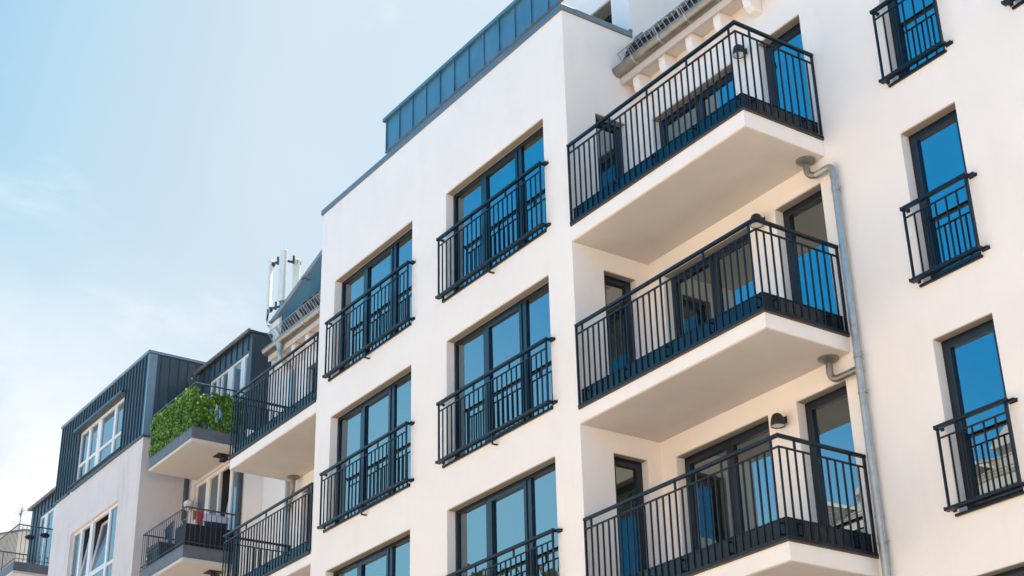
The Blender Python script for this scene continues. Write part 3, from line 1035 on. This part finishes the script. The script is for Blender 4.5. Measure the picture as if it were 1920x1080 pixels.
def white_window(b, x0, x1, z0, z1, y, mulls, trans=None, tilted=(), t=.06, name='window', interior=False, glass=None):
    """white frame; mulls: list of (a, b) posts; tilted: indices of panes with the sash tilted in"""
    G = glass or M['glass_pale']
    mb = MB(); frame_ring(mb, x0, x1, z0, z1, y, y + .07, t)
    for a, c in mulls: mb.box(a, c, y - .004, y + .066, z0 + t, z1 - t)
    cuts = [x0 + t] + [v for m_ in mulls for v in m_] + [x1 - t]
    spans = list(zip(cuts[0::2], cuts[1::2]))
    if trans:
        for a, c in spans: mb.box(a, c, y + .001, y + .064, trans - .035, trans + .035)
    fr = b.part(mb, name, M['white_frame'], bevel=.006)
    for i, (a, c) in enumerate(spans):
        zlo = trans + .035 if trans else z0 + t
        if trans: pane_y(b, a, c, z0 + t, trans - .035, y + .035, fr, G)
        if i in tilted:
            ob = MB(); frame_ring(ob, a + .004, c - .004, 0, z1 - t - zlo - .006, -.02, .04, .05)
            gl = MB(); gl.box(a + .05, c - .05, .01, .02, .05, z1 - t - zlo - .056)
            ang = R_(8.5)
            for mm, nm, ma in ((ob, 'tilted_sash', M['white_frame']), (gl, 'pane', G)):
                mm.v = [(vx, y + .03 + vy * math.cos(ang) + vz * math.sin(ang), zlo + .003 + vz * math.cos(ang) - vy * math.sin(ang)) for vx, vy, vz in mm.v]
                b.part(mm, nm, ma, fr)
            bk = MB(); bk.box(a - .02, c + .02, y + .60, y + .62, z0, z1 + .05); bk.box(a - .05, a - .021, y + .07, y + .60, z0, z1 + .05); bk.box(c + .021, c + .05, y + .07, y + .60, z0, z1 + .05)
            bk.box(a - .05, c + .05, y + .07, y + .62, z1 + .051, z1 + .08)
            b.part(bk, 'dark_interior', M['dark_room'], fr)
        else:
            pane_y(b, a, c, zlo, z1 - t, y + .035, fr, G)
    return fr


white_window(nb, *AW, zy + .06, [(-12.50, -12.36), (-11.85, -11.59), (-10.73, -10.60)], 7.93)
white_window(nb, *LWH, BY + .07, [(-12.42, -12.30), (-11.75, -11.56), (-10.53, -10.41)], 4.69, (1, 2))
white_window(nb, -12.95, -9.78, 1.0, 3.2, BY + .07, [(-12.42, -12.30), (-11.75, -11.56), (-10.53, -10.41)], 1.8)
white_window(nb, *RECH, NW + .05, [(-7.37, -7.17), (-6.70, -6.62), (-6.08, -5.96)], None, (2,), .07, 'balcony_door')
white_window(nb, -7.93, -5.50, 1.1, 3.4, NW + .05, [(-7.37, -7.17), (-6.70, -6.62), (-6.08, -5.96)], None, (), .07, 'balcony_door')


# dormers (zinc boxes) over the recessed parts
def dormer(x0, x1, ztop, win, mulls, right_end):
    mb = MB()
    mb.wall('y', NW, x0, x1, 6.605, ztop, [win], .10)
    mb.wall('x', x1, NW, 4.0, 6.605, ztop, [], .1)
    mb.wall('x', x0, NW, 4.0, 6.605, ztop, [], .1)
    mb.quad((x0, NW, ztop), (x1, NW, ztop), (x1, 4.0, ztop), (x0, 4.0, ztop))
    mb.quad((x0, 4, 6.6), (x1, 4, 6.6), (x1, 4.0, ztop), (x0, 4.0, ztop))
    x = x1 - .20
    while x > x0 + .1:
        lo = win[3] + .03 if win[0] - .05 < x < win[1] + .05 else 6.62
        mb.box(x - .011, x + .011, NW - .028, NW - .0005, lo, ztop - .01)
        x -= .30
    mb.box(x1 + .0005, x1 + .026, NW + .40, NW + .42, 6.62, ztop - .01)
    d = nb.part(mb, 'dormer', M['dark_zinc'])
    mb = MB(); mb.box(x0 - .05, x1 + .04, NW - .06, 4.05, ztop + .001, ztop + .05)
    nb.part(mb, 'dormer_roof', M['dark_zinc'], d, bevel=.008)
    mb = MB(); mb.tube([(x0 - .05, NW - .10, ztop + .03), (x1 + .02, NW - .10, ztop + .03)], .045, 12)
    for q in range(int((x1 - x0) / .65)): mb.lathe([(.049, 0), (.049, .001)], 0, 0, 3) if False else mb.tube([(x1 - .3 - q * .65, NW - .10, ztop + .03), (x1 - .27 - q * .65, NW - .10, ztop + .03)], .049, 12)
    nb.part(mb, 'gutter', M['edge'], d, smooth=True)
    white_window(nb, *win, NW + .03, mulls, None, (), .06, 'dormer_window')
    return d


dormer(-8.10, -5.20, 8.93, (-7.45, -5.37, 6.61, 8.52), [(-7.12, -7.02), (-6.86, -6.80), (-6.50, -6.22), (-5.80, -5.60)], True)
dormer(-20.02, BX0 - .03, 8.86, (-19.25, -16.6, 6.61, 8.45), [(-18.83, -18.60), (-18.10, -17.93), (-17.4, -17.25)], True)
# a stubby white vent pipe on the dormer roof
mb = MB(); mb.box(-5.62, -5.28, 1.6, 1.9, 8.98, 9.42); mb.tube([(-5.55, 1.75, 9.42), (-5.55, 1.75, 9.52)], .06, 10)
nb.part(mb, 'roof_vent', M['white_frame'], bevel=.01)

# balcony slabs with grey fascia
SX0, SX1, SY = -7.80, -5.437, -.19
for zt in (6.50, 3.858):
    mb = MB(); mb.box(SX0, SX1, SY, NW - .001, zt - .245, zt)
    s = nb.part(mb, 'balcony_slab', M['edge'])
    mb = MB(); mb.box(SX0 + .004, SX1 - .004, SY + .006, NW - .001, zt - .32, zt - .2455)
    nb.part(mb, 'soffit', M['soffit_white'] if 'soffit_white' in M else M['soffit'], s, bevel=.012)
    mb = MB(); mb.box(SX0 - .012, SX1 + .012, SY - .012, SY + .04, zt + .0005, zt + .012); mb.box(SX1 - .04, SX1 + .012, SY + .0405, NW - .002, zt + .0005, zt + .012)
    nb.part(mb, 'slab_flashing', M['edge'], s)
mb = MB(); mb.box(-20.0, -17.2, SY, NW - .001, 6.46 - .245, 6.46)
s = nb.part(mb, 'balcony_slab', M['edge'])
mb = MB(); mb.box(-19.996, -17.204, SY + .006, NW - .001, 6.46 - .32, 6.46 - .2455)
nb.part(mb, 'soffit', M['soffit'], s, bevel=.012)


def thin_railing(label, x0, x1, zb, zt, ya, yb):
    t = T('balcony_railing', label, 'railing', ((x0 + x1) / 2, (ya + yb) / 2, zb), 'thin steel railings of the grey house')
    m_ = M['steel']
    mb = MB(); mb.tube([(x0, yb, zt), (x0, ya, zt), (x1, ya, zt), (x1, yb, zt)], .019, 8)
    t.part(mb, 'top_rail', m_, smooth=True)
    mb = MB(); mb.bar((x0, ya, zb + .08), (x1, ya, zb + .08), .02, .012); mb.bar((x1, ya, zb + .08), (x1, yb, zb + .08), .02, .012); mb.bar((x0, ya, zb + .08), (x0, yb, zb + .08), .02, .012)
    t.part(mb, 'bottom_rail', m_)
    def rod(x, y):
        mb = MB(); mb.tube([(x, y, zb + .013), (x, y, zt - .01)], .0075, 6); t.part(mb, 'baluster', m_)
    n = int((x1 - x0) / .115)
    for i in range(n + 1): rod(x0 + (x1 - x0) * i / n, ya)
    m2 = int((yb - ya) / .115)
    for i in range(1, m2): rod(x1, ya + (yb - ya) * i / m2)
    for i in range(1, m2): rod(x0, ya + (yb - ya) * i / m2)
    return t


M['steel'] = mat('weathered_steel', (.075, .08, .09), .5, .4, var=.15, vscale=9)
thin_railing('thin steel railing overgrown with green ivy on the grey house', SX0 + .03, SX1 - .01, 6.513, 7.534, SY + .01, NW - .01)
thin_railing('thin steel railing with black screen and laundry behind it, below the ivy balcony', SX0 + .03, SX1 - .01, 3.871, 4.699, SY + .01, NW - .01)
thin_railing('thin steel railing at the far left picture edge', -19.95, -17.19, 6.462, 7.50, SY + .01, NW - .01)

# grey pipes of the neighbour
t = T('downpipe', 'dark grey downpipe where the grey house meets the white one', 'downpipe', (-5.30, .90, GZ))
mb = MB(); mb.tube([(-5.29, .93, 6.55), (-5.29, .93, GZ)], .060, 12); t.part(mb, 'pipe', M['steel'], smooth=True)
mb = MB()
for z in (5.9, 4.66, 3.2): mb.lathe([(.066, z), (.067, z + .04)], -5.29, .93, 12)
t.part(mb, 'sleeve', M['steel'], smooth=True)
t = T('downpipe', 'dark grey downpipe in the inner corner of the grey house, below the ivy balcony', 'downpipe', (-8.20, .9, GZ))
mb = MB(); mb.tube([(-8.22, .92, 6.60), (-8.22, .92, GZ)], .055, 12); t.part(mb, 'pipe', M['steel'], smooth=True)
mb = MB(); mb.lathe([(.062, 5.55), (.063, 5.60)], -8.22, .92, 12); t.part(mb, 'sleeve', M['steel'], smooth=True)

# soffit lamps
for lab, x, y, z in (('square black ceiling lamp under the ivy balcony', -5.98, .79, 6.18), ('square black ceiling lamp under the laundry balcony', -5.97, .75, 3.538)):
    t = T('ceiling_lamp', lab, 'lamp', (x, y, z), 'square lamps under the grey balconies')
    mb = MB(); mb.box(x - .16, x + .16, y - .16, y + .16, z - .012, z - .001); t.part(mb, 'base_plate', M['lamp_black'])
    mb = MB(); mb.lathe([(.055, z - .0125), (.055, z - .12)], x, y, 14); t.part(mb, 'lamp_neck', M['lamp_black'], smooth=True)
    mb = MB(); mb.box(x - .02, x + .22, y - .07, y + .07, z - .15, z - .105); t.part(mb, 'lamp_head', M['lamp_black'], bevel=.008)

# globe wall lamp
x, y, z = -7.90, .88, 5.58
t = T('wall_lamp', 'white globe lamp with a cap on the wall beside the balcony door', 'lamp', (x, NW, z))
mb = MB(); mb.lathe([(.0, z - .12), (.05, z - .11), (.09, z - .07), (.105, z - .01), (.10, z + .02)], x, y, 18, False, True); t.part(mb, 'globe', M['diffuser'], smooth=True)
mb = MB(); mb.lathe([(.115, z + .02), (.12, z + .05), (.10, z + .10), (.05, z + .14), (.0, z + .15)], x, y, 18, True, False); t.part(mb, 'cap', M['white_frame'], smooth=True)
mb = MB(); mb.tube([(x + .02, NW - .015, z + .02), (x + .02, NW - .001, z + .02)], .10, 16); mb.box(x - .03, x + .03, y + .08, NW - .016, z + .0, z + .05); t.part(mb, 'wall_plate', M['white_frame'])


# ------------------------------------------------------------------ ivy on the upper grey balcony
def leaf(mb, c, s, n, up):
    n = Vector(n).normalized(); u = Vector(up)
    a = n.cross(u)
    if a.length < .01: a = Vector((1, 0, 0))
    a.normalize(); u = a.cross(n).normalized()
    c = Vector(c); i = len(mb.v)
    for p, q, r in ((0, -.55, 0), (.5, -.2, -.12), (.36, .28, -.06), (0, .62, -.1), (-.36, .28, -.06), (-.5, -.2, -.12)):
        mb.v.append(tuple(c + a * (p * s) + u * (q * s) + n * (r * s)))
    mb.f.append((i, i + 1, i + 2, i + 3)); mb.f.append((i, i + 3, i + 4, i + 5))


t = T('climbing_ivy', 'dense bright green climbing plant filling the upper grey balcony railing', 'plant', (-6.6, -.1, 6.51))
mb = MB(); st = MB()
rnd = random.Random(3)
def top_at(s): return 7.47 + .025 * math.sin(s * 5.1) + .035 * math.sin(s * 11.7 + 1)
for i in range(9000):
    x = rnd.uniform(SX0 - .02, SX1)
    tz = top_at(x)
    z = 6.50 + (tz - 6.50) * (1 - rnd.random() ** 1.15)
    if z > tz - .06 and rnd.random() < .3: continue
    y = SY + rnd.gauss(.035, .035)
    leaf(mb, (x, y, z), rnd.uniform(.036, .070), (rnd.gauss(.2, .55), -1 + rnd.gauss(0, .4), rnd.gauss(.35, .5)), (rnd.gauss(0, .35), 0, -1))
for i in range(3600):
    y = SY + 1.19 * rnd.random() ** .9
    tz = top_at(-4 + y * 1.3) - .10
    z = 6.52 + (tz - 6.52) * rnd.random()
    # gaps where the window shows through
    g_ = math.sin(y * 9 + 1) * math.sin(z * 7) + .6 * math.sin(y * 21) * math.sin(z * 17)
    if g_ > .45: continue
    x = SX1 - .03 + rnd.gauss(0, .04)
    leaf(mb, (x, y, z), rnd.uniform(.036, .070), (1 + rnd.gauss(0, .4), rnd.gauss(-.2, .55), rnd.gauss(.35, .5)), (0, rnd.gauss(0, .35), -1))
for i in range(26):
    x = SX0 + .05 + i * .093
    pts = [(x + .05 * math.sin(j * 1.3 + i), SY + .04 + .02 * math.sin(j * 2 + i), 6.513 + j * (top_at(x) - 6.55) / 8) for j in range(9)]
    st.tube(pts, .006, 5)
t.part(st, 'stem', M['bark'])
t.part(mb, 'foliage', M['leaf'])

# closed parasol leaning on that balcony
t = T('folded_parasol', 'folded black parasol leaning over the ivy balcony', 'parasol', (-7.2, .35, 6.51))
mb = MB(); mb.tube([(-7.62, .35, 7.75), (-7.35, .34, 7.98), (-7.05, .33, 8.20), (-6.98, .33, 8.25)], [.05, .055, .042, .02], 10)
t.part(mb, 'canopy', M['fabric_black'], smooth=True)
mb = MB(); mb.tube([(-6.97, .33, 8.36), (-6.97, .33, 6.52)], .016, 8); mb.tube([(-6.99, .33, 8.28), (-6.97, .33, 8.30)], .03, 8)
t.part(mb, 'pole', M['lamp_black'])
mb = MB(); mb.tube([(-6.97, .30, 8.27), (-6.95, .30, 8.02)], [.032, .012], 8)
t.part(mb, 'strap', M['wood'])

# ------------------------------------------------------------------ things on the lower grey balcony
ZB = 3.871
t = T('balcony_screen', 'black and grey privacy screen tied inside the laundry balcony railing', 'screen', (-5.5, .4, ZB))
mb = MB(); mb.box(SX1 - .055, SX1 - .045, SY + .05, NW - .03, ZB + .01, 4.36); t.part(mb, 'side_screen', M['fabric_black'])
mb = MB(); mb.box(-6.02, SX1 - .06, SY + .045, SY + .055, ZB + .01, 4.37)
for i in range(14): mb.box(-6.02 + i * .038, -6.02 + i * .038 + .006, SY + .038, SY + .0445, ZB + .01, 4.37)
t.part(mb, 'front_screen', M['reed'])
t = T('storage_box', 'dark grey plastic storage box at the left end of the laundry balcony', 'box', (-7.2, .1, ZB))
mb = MB(); mb.box(-7.66, -7.0, -.10, .52, ZB + .01, 4.27)
for i in range(6): mb.box(-7.60 + i * .1, -7.56 + i * .1, -.112, -.1005, ZB + .05, 4.22)
t.part(mb, 'body', M['plastic_grey'], bevel=.02)
mb = MB(); mb.box(-7.69, -6.97, -.13, .55, 4.272, 4.36); t.part(mb, 'lid', M['plastic_grey'], bevel=.02)
mb = MB(); mb.box(-7.64, -7.58, -.122, -.113, 4.10, 4.14); mb.box(-7.64, -7.58, -.122, -.113, 3.98, 4.02); t.part(mb, 'latch', M['white_frame'])

# drying rack and the clothes on it
t = T('drying_rack', 'wire drying rack standing behind the screen on the laundry balcony', 'drying rack', (-6.1, .4, ZB))
mb = MB()
for x in (-6.35, -5.65):
    mb.tube([(x, .10, ZB), (x, .62, 4.66)], .008, 6); mb.tube([(x, .62, ZB), (x, .10, 4.66)], .008, 6)
t.part(mb, 'legs', M['white_frame'])
mb = MB()
for y in (.10, .27, .44, .62): mb.tube([(-6.6, y, 4.66), (-5.6, y, 4.66)], .005, 6)
for x in (-6.6, -5.6): mb.tube([(x, .10, 4.66), (x, .62, 4.66)], .006, 6)
t.part(mb, 'wires', M['white_frame'])


def cloth(name, label, p, q, drop, m_, seed, lower=None):
    rnd = random.Random(seed)
    p, q = Vector(p), Vector(q)
    N, K = 10, 8
    mb = MB()
    d = (q - p).normalized(); nrm = Vector((-d.y, d.x, 0))
    ph = rnd.random() * 6
    for j in range(K + 1):
        for i in range(N + 1):
            s = i / N; r = j / K
            v = p.lerp(q, s) + Vector((0, 0, -drop * r * (1 + .06 * math.sin(ph + s * 4)))) + nrm * (.025 * r * math.sin(ph + s * 9)) - d * (.06 * r * (s - .5))
            mb.v.append(tuple(v))
    for j in range(K):
        for i in range(N):
            a = j * (N + 1) + i
            mb.f.append((a, a + 1, a + N + 2, a + N + 1))
    o = mb.build(name, m_, None, tuple(p), smooth=True)
    sm = o.modifiers.new('thick', 'SOLIDIFY'); sm.thickness = .006
    if lower:
        o.data.materials.append(lower)
        for pl in o.data.polygons:
            if pl.index // N >= K // 2: pl.material_index = 1
    tag(o, label, 'laundry', 'laundry drying on the grey balcony')
    return o


cloth('towel', 'pale lilac towel with a dark lower half pegged on the drying rack', (-5.57, .28, 4.66), (-5.57, .86, 4.66), .30, M['lilac'], 1, M['navy'])
cloth('shirt', 'bright red shirt pegged beside the lilac towel', (-5.58, .12, 4.68), (-5.58, .28, 4.68), .36, M['red'], 2)
cloth('sock', 'brown sock pegged left of the red shirt', (-5.60, .03, 4.69), (-5.60, .13, 4.69), .20, M['brown'], 3)
cloth('trousers', 'dark navy trousers hanging on the railing above the storage box', (-6.72, -.11, 4.56), (-6.40, -.11, 4.60), .30, M['navy'], 4)
cloth('shirt', 'blue patterned shirt hanging between navy trousers and grey screen', (-6.42, -.12, 4.60), (-6.22, -.12, 4.62), .48, M['blue'], 5)

# ------------------------------------------------------------------ antenna mast group
def panel_antenna(mb, cx, cy, z0, z1, w, d, yaw):
    """rounded-front sector antenna"""
    pr = []
    for a, b in ((-w / 2, d / 2), (-w / 2, -d * .2), (-w * .36, -d * .5), (w * .36, -d * .5), (w / 2, -d * .2), (w / 2, d / 2)):
        pr.append((cx + a * math.cos(yaw) - b * math.sin(yaw), cy + a * math.sin(yaw) + b * math.cos(yaw)))
    mb.prism(pr, 'z', z0, z1)


t = T('antenna_mast', 'mast with three tall cream mobile phone panel antennas on the roof edge', 'antenna', (-5.93, 2.05, 9.4))
mb = MB(); mb.tube([(-5.93, 2.02, 8.98), (-5.93, 2.02, 11.42)], .035, 12); mb.tube([(-5.93, 2.02, 11.42), (-5.93, 2.02, 11.9)], .0015, 6); t.part(mb, 'mast', M['galv'], smooth=True)
for (cx, cy, z0, z1, w, d, yaw) in ((-6.24, 1.84, 10.12, 11.44, .13, .08, -1.0), (-5.37, 1.74, 9.98, 11.30, .20, .11, .40), (-5.88, 2.35, 10.3, 11.46, .18, .10, 1.35)):
    mb = MB(); panel_antenna(mb, cx, cy, z0, z1, w, d, yaw); p = t.part(mb, 'antenna_panel', M['antenna'], bevel=.018)
    mb = MB()
    for o in (-.05, .05): mb.tube([(cx + o, cy, z0 - .10), (cx + o, cy, z0 - .001)], .022, 8)
    t.part(mb, 'connector', M['galv'], p)
    mb = MB()
    for z in (z0 + .02, z1 - .10):
        mb.bar((cx, cy, z), (-5.93, 2.02, z), .035, .05); mb.box(cx - .05, cx + .05, cy - .02, cy + .09, z - .05, z + .05)
        mb.tube([(cx * .6 - 5.65 * .4, cy * .6 + 2.02 * .4, z - .09), (cx * .6 - 5.65 * .4, cy * .6 + 2.02 * .4, z + .11)], .03, 8)
    t.part(mb, 'mount', M['steel'])
mb = MB()
for o in (0, .06):
    mb.tube([(-6.28 + o, 1.84, 10.06), (-6.30 + o, 1.83, 9.88), (-6.2 + o, 1.82, 9.70 - o), (-5.9, 1.8, 9.55 - o), (-5.5, 1.75, 9.42 - o), (-5.27, 1.55, 9.2)], .013, 6)
t.part(mb, 'cable', M['cable'], smooth=True)

# ------------------------------------------------------------------ far left: rust-stained house and aerial
t = T('weathered_house', 'pale house wall with rust streaks beyond the far left balcony', 'building', (-27, 6, GZ))
mb = MB(); mb.prism([(.6, GZ), (.6, 9.42), (2.6, 10.10), (9, 10.4), (9, GZ)], 'x', -32, -26)
t.part(mb, 'wall', M['rust_wall'])
mb = MB(); mb.prism([(.55, 9.41), (.55, 9.47), (2.58, 10.16), (9, 10.46), (9, 10.402), (2.62, 10.102)], 'x', -32.1, -25.95)
t.part(mb, 'roof_edge', M['cap'])
t = T('television_aerial', 'thin branching television aerial against the sky at the far left', 'aerial', (-26.6, 2.35, 9.9))
mb = MB(); mb.tube([(-26.6, 2.62, 9.9), (-26.6, 2.62, 11.0)], .012, 6); t.part(mb, 'pole', M['steel'])
mb = MB()
mb.tube([(-26.95, 2.62, 10.90), (-26.2, 2.62, 10.90)], .008, 5)
for i in range(7):
    x = -26.9 + i * .11; mb.tube([(x, 2.62 - .22, 10.90 + .02 * (i % 2)), (x, 2.62 + .22, 10.90 + .02 * (i % 2))], .006, 5)
for a in range(8):
    an = a * math.pi / 8
    mb.tube([(-26.6 - .16 * math.cos(an), 2.62, 10.93 - .16 * math.sin(an)), (-26.6 + .16 * math.cos(an), 2.62, 10.93 + .16 * math.sin(an))], .006, 5)
for i in range(5): mb.tube([(-26.6, 2.3 - .0 * i, 10.35 + i * .07), (-26.6, 2.95, 10.35 + i * .07)], .004, 5)
t.part(mb, 'elements', M['steel'])
for i, (x, y) in enumerate(((-17.66, .30), (-17.29, .60))):
    t = T('saucer_lamp', ('shallow black saucer lamp', 'second black saucer lamp')[0] + (' nearer the sky on the far left balcony' if i == 0 else ' in front of the white far left dormer window'), 'lamp', (x, y, 6.46), 'saucer lamps on the far left balcony')
    mb = MB(); mb.lathe([(.0, 7.27), (.10, 7.28), (.14, 7.32), (.13, 7.35), (.05, 7.39), (.0, 7.40)], x, y, 16, False, False); t.part(mb, 'lamp_shade', M['lamp_black'], smooth=True)
    mb = MB(); mb.tube([(x, y, 6.462), (x, y, 7.275)], .007, 6); t.part(mb, 'stem', M['steel'])

# ------------------------------------------------------------------ across the street (seen in the panes)
OY = -18.0
ob = T('beige_house', 'beige old house with cornice and clay roof across the street, seen only in the windows', 'building', (6, OY, GZ))
OX0, OX1, OZ = -10.5, 44.0, 7.6
hs = []
xx = OX0 + 1.4
while xx < OX1 - 2:
    for z in (-5.2, -1.7, 1.8, 5.0): hs.append((xx, xx + 1.3, z, z + 2.0))
    xx += 2.7
mb = MB(); mb.wall('y', OY, OX0, OX1, GZ, OZ, hs, -.2)
mb.wall('x', OX0, OY - 12, OY, GZ, OZ, [], .1); mb.wall('x', OX1, OY - 12, OY, GZ, OZ, [], .1)
mb.quad((OX0, OY - 12, GZ), (OX1, OY - 12, GZ), (OX1, OY - 12, OZ), (OX0, OY - 12, OZ))
ob.part(mb, 'wall', M['facade'])
mb = MB(); mb.box(OX0 - .4, OX1 + .4, OY + .002, OY + .55, OZ - .15, OZ + .12); mb.box(OX0 - .2, OX1 + .2, OY + .002, OY + .3, OZ - .5, OZ - .151)
x = OX0
while x < OX1: mb.box(x, x + .22, OY + .301, OY + .48, OZ - .42, OZ - .152); x += .6
mb.box(OX0, OX1, OY + .002, OY + .12, OZ - 1.2, OZ - 1.05)
ob.part(mb, 'cornice', M['trim'])
mb = MB()
mb.prism([(OY + .5, OZ + .121), (OY + .5, OZ + .2), (OY - 1.2, OZ + 1.15), (OY - 6, OZ + 3.6), (OY - 12, OZ + .121)], 'x', OX0 - .3, OX1 + .3)
rf = ob.part(mb, 'roof', M['red_tile'])
x = OX0 + 1.2
while x < OX1 - 2:                      # white framed dormers along the eaves
    mb = MB(); mb.box(x, x + 1.3, OY - 1.6, OY - .25, OZ + .2, OZ + 1.35)
    mb.prism([(x - .15, OZ + 1.351), (x + 1.45, OZ + 1.351), (x + 1.3, OZ + 1.55), (x + .65, OZ + 1.85), (x, OZ + 1.55)], 'y', OY - 1.7, OY - .15)
    dm = ob.part(mb, 'dormer', M['trim'], rf)
    x += 2.7
for hx in (-6.5, 0.5, 8.0, 16.0, 25.0):
    mb = MB(); mb.box(hx, hx + .9, OY - 4.0, OY - 3.2, OZ + 1.6, OZ + 4.1); ob.part(mb, 'chimney', M['trim'], rf)
mb = MB()
for q in (0, .35): mb.tube([(OX0, OY + .1, OZ + .55 + q), (OX1, OY + .1, OZ + .55 + q)], .02, 6)
x = OX0
while x < OX1: mb.tube([(x, OY + .1, OZ + .3), (x, OY + .1, OZ + .9)], .015, 5); x += .35
ob.part(mb, 'roof_railing', M['galv'], rf)
for i, h in enumerate(hs):
    mb = MB(); frame_ring(mb, h[0], h[1], h[2], h[3], OY - .19, OY - .12, .09); mb.box((h[0] + h[1]) / 2 - .04, (h[0] + h[1]) / 2 + .04, OY - .19, OY - .12, h[2] + .09, h[3] - .09)
    fr = ob.part(mb, 'window', M['white_frame'])
    mb = MB(); mb.box(h[0], h[1], OY - .17, OY - .16, h[2], h[3]); ob.part(mb, 'pane', M['glass'], fr)


def tree(label, x, y, h, r, seed):
    rnd = random.Random(seed)
    t = T('street_tree', label, 'tree', (x, y, GZ), 'street trees seen in the panes')
    mb = MB()
    top = GZ + h
    mb.tube([(x, y, GZ), (x + .1, y, GZ + h * .3), (x - .1, y + .1, GZ + h * .6), (x, y, GZ + h * .92)], [.22, .17, .11, .03], 8)
    tips = []
    for i in range(16):
        a = rnd.uniform(0, 6.28); z0 = GZ + h * rnd.uniform(.35, .8)
        rr = r * rnd.uniform(.5, .95) * (1 - .5 * abs((z0 - GZ) / h - .55))
        p = (x + rr * math.cos(a), y + rr * math.sin(a), z0 + rnd.uniform(.4, 1.6))
        mb.tube([(x, y, z0), (x + rr * .5 * math.cos(a), y + rr * .5 * math.sin(a), z0 + .5), p], [.06, .04, .015], 5)
        tips.append(p)
    tips += [(x, y, top - .8), (x + .6, y - .3, top - 1.2), (x - .5, y + .4, top - 1.3)]
    t.part(mb, 'trunk', M['bark'])
    mb = MB()
    for p in tips:
        cr_ = rnd.uniform(.7, 1.25)
        for i in range(170):
            v = Vector((rnd.gauss(0, 1), rnd.gauss(0, 1), rnd.gauss(0, .8)))
            v = v.normalized() * cr_ * rnd.random() ** .45
            leaf(mb, Vector(p) + v, rnd.uniform(.12, .22), (rnd.gauss(0, 1), rnd.gauss(0, 1), rnd.gauss(.6, 1)), (rnd.gauss(0, 1), rnd.gauss(0, 1), -1))
    t.part(mb, 'crown', M['tree_leaf'])


tree('yellowing street tree mirrored in the lowest bay window, left of the beige house', -7.6, -9.6, 12.7, 2.6, 5)
tree('yellowing street tree farther along the street, mirrored in the lower panes', -14.5, -9.8, 12.0, 2.6, 6)
